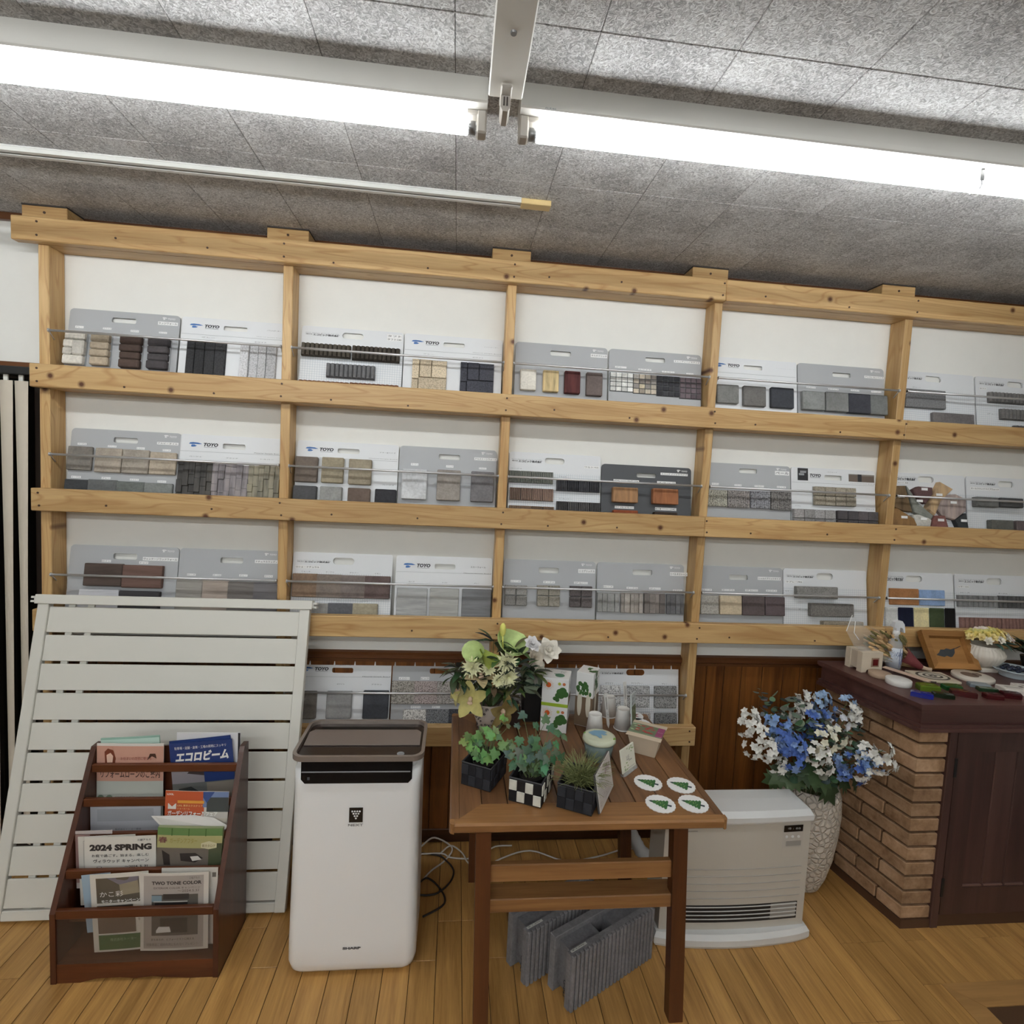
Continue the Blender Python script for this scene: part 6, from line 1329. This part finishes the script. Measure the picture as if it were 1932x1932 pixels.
MB().tube([cel[0], cel[1]], .0016, 5).tube([(-.30, .05, .19), (-.325, .02, .145), (-.315, .0, .12)], .0014, 5).build('cellophane_fold', plain('fold_white', (230, 230, 228), .2), t)
# wooden frame with a pressed leaf
t = thing('leaf_picture', 'deep wooden frame with a dark leaf leaning on the counter', 'frame', (2.262, -.268, CT+.0175), (math.radians(-33), 0, math.radians(-3)))
m_fr = wood('frame_wood', (128, 86, 42), (172, 124, 70), 'x', .45, .8)
fw, fh, fi, fdp = .110, .176, .026, .030
for s in (-1, 1):
    MB().add([(s*fw, 0, 0), (s*fw, 0, fh), (s*(fw-fi), .0, fh-fi), (s*(fw-fi), .0, fi), (s*fw, fdp, 0), (s*fw, fdp, fh), (s*(fw-fi-.008), fdp-.006, fh-fi-.006), (s*(fw-fi-.008), fdp-.006, fi+.006)],
             [f if s > 0 else f[::-1] for f in ((0, 1, 2, 3), (0, 4, 5, 1), (3, 2, 6, 7), (1, 5, 6, 2), (0, 3, 7, 4), (4, 7, 6, 5))]).build('frame_side', m_fr, t)
for z0, z1, za in ((0, fi, 1), (fh, fh-fi, -1)):
    MB().add([(-fw, 0, z0), (fw, 0, z0), (fw-fi, 0, z1), (-fw+fi, 0, z1), (-fw, fdp, z0), (fw, fdp, z0), (fw-fi-.008, fdp-.006, z1+.006*za), (-fw+fi+.008, fdp-.006, z1+.006*za)],
             [f if za > 0 else f[::-1] for f in ((0, 1, 2, 3), (0, 4, 5, 1), (3, 2, 6, 7), (1, 5, 6, 2), (0, 3, 7, 4), (4, 7, 6, 5))]).build('frame_rail', m_fr, t)
MB().box(-fw+.03, fw-.03, fdp-.010, fdp-.002, .028, fh-.028).build('frame_back', wood('frame_panel', (150, 104, 54), (182, 134, 78), 'x', .5, .8), t)
yl = fdp-.0105
MB().add([(x, yl, z) for x, z in ((-.062, .066), (-.045, .078), (-.034, .092), (-.016, .092), (-.004, .098), (.016, .094), (.036, .100), (.030, .078), (.014, .062), (.004, .058), (-.014, .064), (-.026, .058), (-.046, .062))], [tuple(range(13))[::-1]]).tube([(.03, yl, .095), (.05, yl-.002, .103), (.066, yl-.004, .110)], .0012, 5).build('pressed_leaf', plain('leaf_slate', (58, 62, 66), .6), t)
# ribbed pot with flowers
t = thing('ribbed_pot', 'white ribbed ceramic pot on a square foot holding small yellow and white flowers', 'flower pot', (2.432, -.215, CT))
MB().cbox(-.052, .052, -.052, .052, 0, .020, .004).build('square_foot', plain('pot_white', (214, 206, 194), .4), t)
MB().lathe([(.040, .0205), (.058, .035), (.078, .065), (.080, .082), (.070, .100), (.060, .108), (.066, .118), (.062, .118), (.054, .108), (.0, .108)], 96, flute=.03, fn=32).build('ribbed_bowl', plain('pot_white', (214, 206, 194), .4), t, True)
fb2 = thing('small_bouquet', 'small bouquet of yellow, cream and pale pink flowers in the ribbed pot', 'flowers', (2.452, -.215, CT+.112))
r = random.Random(31)
for k in range(44):
    a = k*2.399; e = math.sqrt((k+.5)/44); x, y, z = .098*e*math.cos(a), .062*e*math.sin(a), .058*math.sqrt(max(0, 1-e*e*.9))+.012
    col = ((228, 208, 120), (236, 216, 150), (240, 234, 220), (236, 220, 212), (216, 208, 130))[(k*7) % 5]
    mb = MB(); n = Vector((x*9, y*9-.5, .7))
    for j in range(3): flower(mb, (x, y, z), n, 6, .021*(1-.22*j), .015, .4, .2, .05+.4*j, j*.5, .15, r)
    mb.build('blossom', m_petal, fb2, True, color=col)
for k in range(16):
    a = r.uniform(0, 6.28); inst('leaf', LANC, fb2, (.05*math.cos(a), .04*math.sin(a), .01+r.uniform(0, .02)), (r.uniform(-.3, .3), r.uniform(-.3, .4), a), (.06, .06, .06), r.choice(((52, 74, 56), (70, 100, 90), (140, 168, 150))))
t = thing('dark_plant', 'dark green leafy plant at the right edge behind the ribbed pot', 'plant', (2.66, -.24, CT))
MB().lathe([(.03, 0), (.045, .07), (.042, .07), (.0, .06)], 16).build('dark_pot', plain('pot_black', (20, 20, 22), .5), t, True)
for k in range(26):
    a = r.uniform(0, 6.28); inst('leaf', LANC, t, (r.uniform(-.03, .03), r.uniform(-.03, .03), .07+r.uniform(0, .05)), (r.uniform(-.3, .3), -r.uniform(.0, .9), a), (.09, .09, .09), r.choice(((40, 58, 40), (52, 72, 48))))
# dishes, plates and tiles
def disc(nm, label, c, r0, h, mt, cat='disc', prof=None, seg=32):
    t = thing(nm, label, cat, (c[0], c[1], CT)); MB().lathe(prof or [(r0-.002, 0), (r0, .002), (r0, h-.002), (r0-.002, h), (0, h)], seg).build('body', mt, t, True); return t
disc('round_dish', 'plain white plaster disc near the front of the counter', (1.848, -.408), .046, .024, plain('plaster_white', (224, 222, 218), .7))
t = disc('round_dish', 'beige stone disc beside the ceramic block', (1.838, -.322), .044, .018, plain('beige_disc', (176, 152, 130), .85, noise=.06))
t = thing('craft_stick', 'long pale wooden strip lying across the discs on the counter', 'wooden strip', (1.905, -.263, CT+.019), (0, math.radians(2), math.radians(-62)))
MB().cbox(0, .17, -.014, .014, 0, .005, .001).build('strip', plain('pale_pink_wood', (206, 178, 158), .55), t)
t = thing('craft_stick', 'dark wooden strip between pale strip and mosaic plate', 'wooden strip', (1.952, -.268, CT), (0, 0, math.radians(-58)))
MB().cbox(0, .15, -.012, .012, 0, .007, .001).build('strip', plain('dark_strip', (66, 54, 48), .5), t); MB().box(0, .13, -.003, .003, .0071, .0078).build('pale_inlay', plain('inlay', (190, 180, 170), .5), t)
t = thing('mosaic_plate', 'square mosaic plate with oval rings in cream and black', 'plate', (2.072, -.336, CT), (0, 0, math.radians(-8)))
MB().cbox(-.078, .078, -.060, .060, 0, .010, .002).build('plate', plain('mosaic_cream', (200, 188, 166), .6), t)
for k, (a, b, c) in enumerate(((.066, .049, (66, 62, 50)), (.056, .040, (212, 206, 192)), (.040, .028, (60, 54, 46)))): MB().add([(a*math.cos(w), b*math.sin(w), .0104+.0003*k) for w in (2*math.pi*i/32 for i in range(32))], [tuple(range(32))]).build('ring_inlay', plain('inlay_%d' % c[0], c, .5), t)
mb = MB().add([(.030*math.cos(w), .020*math.sin(w), .0116) for w in (2*math.pi*i/24 for i in range(24))], [tuple(range(24))]); mb.build('ring_inlay', plain('inlay_212', (212, 206, 192), .5), t)
for k in range(5):
    a = 2*math.pi*k/5; MB().ell((.012*math.cos(a), .008*math.sin(a), .0118), (.008, .005, .0008), 8, 4).build('petal_inlay', plain('inlay_60', (60, 54, 46), .5), t)
t = disc('oval_dish', 'white oval dish with brown motif right of the mosaic plate', (2.262, -.336), .075, .016, plain('dish_white', (214, 206, 194), .4))
MB().lathe([(.022, 0), (.032, 0), (.032, .0008), (.022, .0008)], 20, (-.01, .005, .016)).build('ring_motif', plain('motif_brown', (110, 92, 80), .5), t); MB().cbox(.006, .032, -.012, .012, .0162, .022, .002).build('motif_stone', plain('motif_stone', (122, 104, 92), .6), t)
t = thing('oval_dish', 'pale blue footed dish full of dark glass pebbles at the right edge', 'dish', (2.50, -.30, CT))
MB().lathe([(.05, 0), (.052, .004), (.05, .010), (.078, .030), (.084, .036), (.080, .037), (.066, .026), (.0, .022)], 36).build('bowl', plain('dish_blue', (188, 200, 206), .25), t, True)
for k in range(12):
    a = k*2.4; q = .014*math.sqrt(k); MB().ell((q*math.cos(a), q*math.sin(a), .034), (.012, .010, .008), 8, 6).build('glass_pebble', plain('pebble_dark', (36, 42, 60), .08), t, True)
for c, l in (((2.285, -.488), 'white ceramic tile at the right front of the counter'), ((2.375, -.47), 'second white tile cut by the right edge of the photo')):
    t = thing('white_tile', l, 'tile', (c[0], c[1], CT), (0, 0, math.radians(-14))); MB().cbox(-.048, .048, -.03, .03, 0, .022, .002).build('tile_body', plain('tile_white', (222, 216, 208), .35), t)
    MB().box(-.03, .03, -.01, .01, .0221, .0226).build('glaze_mark', plain('glaze', (206, 200, 194), .2), t)
def chunk(label, c, ang, w, d, h, col, seed):
    r = random.Random(seed); t = thing('glass_piece', label, 'glass piece', (c[0], c[1], CT), (0, 0, math.radians(ang)), 'coloured glass pieces on the counter')
    nm = 'glass_%d_%d_%d' % col
    if nm not in MATS:
        s = NT(nm, .08); s.col(lin(col)); s.b.inputs['Alpha'].default_value = .93; MATS[nm] = s.m
    p = [(-w, -d), (-w*.1, -d*1.08), (w*.9, -d*.9), (w, d*.2), (w*.85, d), (-w*.2, d*1.05), (-w*.95, d*.85)]
    p = [(a+r.uniform(-.002, .002), b+r.uniform(-.002, .002)) for a, b in p]
    loft([(p, 0), (p, h*.8), ([(a*.9, b*.88) for a, b in p], h)]).build('glass_body', MATS[nm], t)
    MB().ell((w*.2, 0, h), (w*.4, d*.35, .0012), 8, 4).build('chipped_face', MATS[nm], t)
chunk('cobalt blue glass piece at the front edge of the counter', (1.838, -.533), -32, .038, .017, .018, (26, 34, 130), 1)
chunk('dark bottle-green glass piece right of the blue one', (1.928, -.535), -22, .036, .017, .016, (22, 36, 20), 2)
chunk('olive green glass piece behind the blue one', (1.930, -.462), -12, .040, .022, .022, (92, 112, 36), 3)
chunk('emerald green glass piece behind the dark red one', (2.045, -.455), -8, .036, .02, .018, (26, 84, 40), 4)
chunk('dark red glass block at the middle front of the counter', (2.030, -.520), -26, .044, .02, .022, (70, 16, 16), 5)
chunk('grey clear glass slab before the white oval dish', (2.200, -.425), -20, .042, .018, .014, (130, 140, 146), 6)
chunk('deep green glass slab left of the white tile', (2.190, -.470), -16, .038, .014, .014, (40, 66, 44), 7)
chunk('wine red glass slab, left of two at the right front', (2.135, -.545), -10, .034, .016, .020, (74, 20, 24), 8)
chunk('wine red glass block, right of two at the right front', (2.222, -.535), -16, .036, .018, .022, (64, 14, 20), 9)

# ================================================================ tall floor vase with blue and white bouquet
t = thing('floor_vase', 'tall white crackle-textured floor vase between heater and brick counter', 'vase', (1.56, -.31, 0))
s = NT('vase_crackle', .75); s.col(lin((204, 194, 182))); v = s.coord(); vo = s.n('ShaderNodeTexVoronoi', feature='DISTANCE_TO_EDGE'); s.l(v, vo.inputs['Vector']); vo.inputs['Scale'].default_value = 42
s.bump(s.ramp(vo.outputs[0], [(.0, (0, 0, 0, 1)), (.16, (1, 1, 1, 1))]), .9, .006)
MB().lathe([(.0, .0), (.068, 0), (.078, .008), (.098, .06), (.118, .15), (.131, .26), (.135, .34), (.130, .42), (.118, .455), (.108, .455), (.112, .40), (.0, .39)], 40).build('vase_body', s.m, t, True)
bq = thing('floor_bouquet', 'large artificial bouquet of blue and white flowers in the floor vase', 'flowers', (1.56, -.31, .42))
BO = Vector((1.56, -.31, .42))
def cluster(c, rad, n, fl, col, seed, stretch=(1, 1, 1)):
    r = random.Random(seed); m1, m2 = MB(), MB(); c = Vector(c)-BO
    for k in range(n):
        d = Vector((r.uniform(-1, 1), r.uniform(-1, .45), r.uniform(-.8, 1))).normalized()
        p = c+Vector((d.x*rad*stretch[0], d.y*rad*stretch[1], d.z*rad*stretch[2]))*r.uniform(.75, 1.2)
        flower(m1 if k % 5 < 3 else m2, p, d+Vector((0, -.4, .1)), 5, fl*r.uniform(.85, 1.15), fl*.74, .18, .08, r.uniform(.0, .5), r.uniform(0, 6), .2, r)
    m1.build('flower_cluster', m_petal, bq, True, color=col); lt = (168, 190, 216) if col[2] > col[0]+20 else (214, 214, 206)
    m2.build('flower_cluster', m_petal, bq, True, color=tuple(.5*a+.5*b for a, b in zip(col, lt))); return c
WH, CR2 = (226, 224, 218), (222, 218, 196); B1, B2, B3 = (82, 110, 178), (118, 148, 198), (150, 176, 208)
stem = MB(); Pj = lambda x, z, y: (x*(y+2.417)/2.087, y, 1.71+(z-1.71)*(y+2.417)/2.087)
CL = [(1.262, .712, -.36, .042, 12, WH), (1.255, .755, -.34, .03, 8, WH), (1.315, .665, -.40, .046, 14, WH), (1.295, .610, -.40, .036, 9, WH), (1.365, .600, -.44, .046, 14, WH), (1.395, .545, -.44, .036, 9, WH), (1.325, .735, -.30, .034, 8, WH),
 (1.385, .705, -.38, .048, 18, B2), (1.41, .665, -.42, .036, 12, B1), (1.462, .625, -.47, .046, 18, B1), (1.475, .565, -.48, .044, 16, B1), (1.440, .650, -.46, .03, 9, B2),
 (1.480, .790, -.30, .042, 13, WH), (1.497, .838, -.27, .03, 8, WH), (1.455, .760, -.34, .030, 7, WH), (1.548, .812, -.28, .036, 11, B3), (1.592, .785, -.28, .044, 16, B2), (1.560, .735, -.36, .044, 16, B1), (1.545, .690, -.40, .034, 12, B1), (1.585, .83, -.26, .026, 7, B3),
 (1.603, .645, -.47, .046, 16, CR2), (1.578, .580, -.49, .044, 14, WH), (1.605, .535, -.48, .032, 9, WH), (1.660, .720, -.38, .040, 12, (206, 208, 216)), (1.668, .660, -.42, .034, 10, CR2), (1.708, .775, -.36, .036, 11, WH), (1.735, .735, -.36, .032, 8, WH), (1.69, .81, -.34, .024, 6, B3),
 (1.735, .520, -.50, .050, 18, B1), (1.700, .555, -.46, .034, 10, B2), (1.800, .555, -.50, .040, 13, B2), (1.835, .545, -.53, .036, 11, (168, 186, 214)), (1.800, .590, -.50, .034, 9, WH), (1.885, .550, -.56, .040, 13, WH), (1.880, .600, -.56, .030, 7, WH), (1.79, .505, -.52, .03, 8, WH)]
for k, (x, z, y, rad, n, col) in enumerate(CL):
    p = Pj(x, z, y); c = cluster(p, rad, int(n*1.3), .0175, col, 40+k); stem.tube([Vector((c.x*.12, c.y*.12, -.05)), c*.5+Vector((0, 0, .015)), c], [.002, .0018, .0014], 5, False)
stem.build('stems', m_stem, bq)['kind'] = 'stuff'
rnd_leaf = MB().add([(0, 0, 0)]+[(.5+.5*math.cos(w), .42*math.sin(w), -.08*abs(math.sin(w))) for w in (2*math.pi*i/10 for i in range(10))], [(0, i+1, (i+1) % 10+1) for i in range(10)]).mesh('round_leaf', m_leafb, True)
r = random.Random(77); EU = ((100, 122, 106), (86, 108, 92), (112, 132, 114), (84, 102, 86))
def euc(pts, n, size, cols, sp=.05):
    for k in range(n):
        x, z, y = r.choice(pts); p = Vector(Pj(x+r.uniform(-sp, sp), z+r.uniform(-sp, sp), y+r.uniform(-.02, .03)))-BO
        d = Vector((r.uniform(-1, 1), r.uniform(-1, .1), r.uniform(-.6, .8))).normalized()
        inst('leaf', rnd_leaf, bq, p, d.to_track_quat('X', 'Z').to_euler(), (size*r.uniform(.8, 1.2),)*3, tuple(v*r.uniform(.85, 1.1) for v in r.choice(cols)))
euc([(1.482, .703, -.40), (1.52, .66, -.42), (1.45, .75, -.33), (1.40, .79, -.30)], 64, .036, EU); euc([(1.55, .73, -.36), (1.62, .70, -.40), (1.56, .61, -.44), (1.44, .68, -.40), (1.52, .76, -.32)], 50, .034, EU); euc([(1.733, .664, -.38), (1.70, .70, -.36), (1.74, .60, -.38), (1.65, .60, -.43)], 46, .036, EU)
euc([(1.309, .825, -.28), (1.325, .795, -.28), (1.335, .765, -.29), (1.345, .735, -.30), (1.30, .855, -.28)], 26, .026, ((96, 118, 112), (80, 98, 100)), .018); euc([(1.42, .58, -.42), (1.53, .52, -.45), (1.66, .53, -.44), (1.38, .64, -.40), (1.62, .48, -.44), (1.48, .50, -.43)], 56, .036, EU)
big = [(0, -.5), (.10, -.42), (.32, -.5), (.28, -.3), (.52, -.22), (.36, -.08), (.6, .1), (.34, .12), (.40, .34), (.18, .28), (0, .62), (-.18, .28), (-.40, .34), (-.34, .12), (-.6, .1), (-.36, -.08), (-.52, -.22), (-.28, -.3), (-.32, -.5), (-.10, -.42)]
maple = MB().add([(0, -.1, .03)]+[(a, b, -.12*(abs(a)+abs(b))) for a, b in big], [(0, i+1, (i+1) % 20+1) for i in range(20)]).mesh('maple_leaf', m_leafb, True)
for x, z, y, s_, n, ro in ((1.48, .478, -.44, .11, (-.2, -1, .5), 2.7), (1.42, .485, -.42, .095, (-.5, -1, .4), 2.3), (1.53, .505, -.46, .10, (0, -1, .7), 3.2), (1.655, .425, -.45, .125, (.3, -1, .2), 3.5), (1.62, .470, -.46, .10, (.2, -1, .5), 3.0), (1.72, .465, -.42, .10, (.6, -1, .4), 3.9), (1.77, .455, -.40, .085, (.8, -.8, .3), 4.0), (1.385, .470, -.40, .08, (-.8, -.8, .2), 2.1), (1.57, .48, -.47, .09, (.1, -1, .6), 3.1)):
    leaf_at(bq, maple, Vector(Pj(x, z, y))-BO, s_, n, ro, r.choice(((58, 80, 46), (48, 66, 40), (70, 90, 54))), 'maple_leaf')
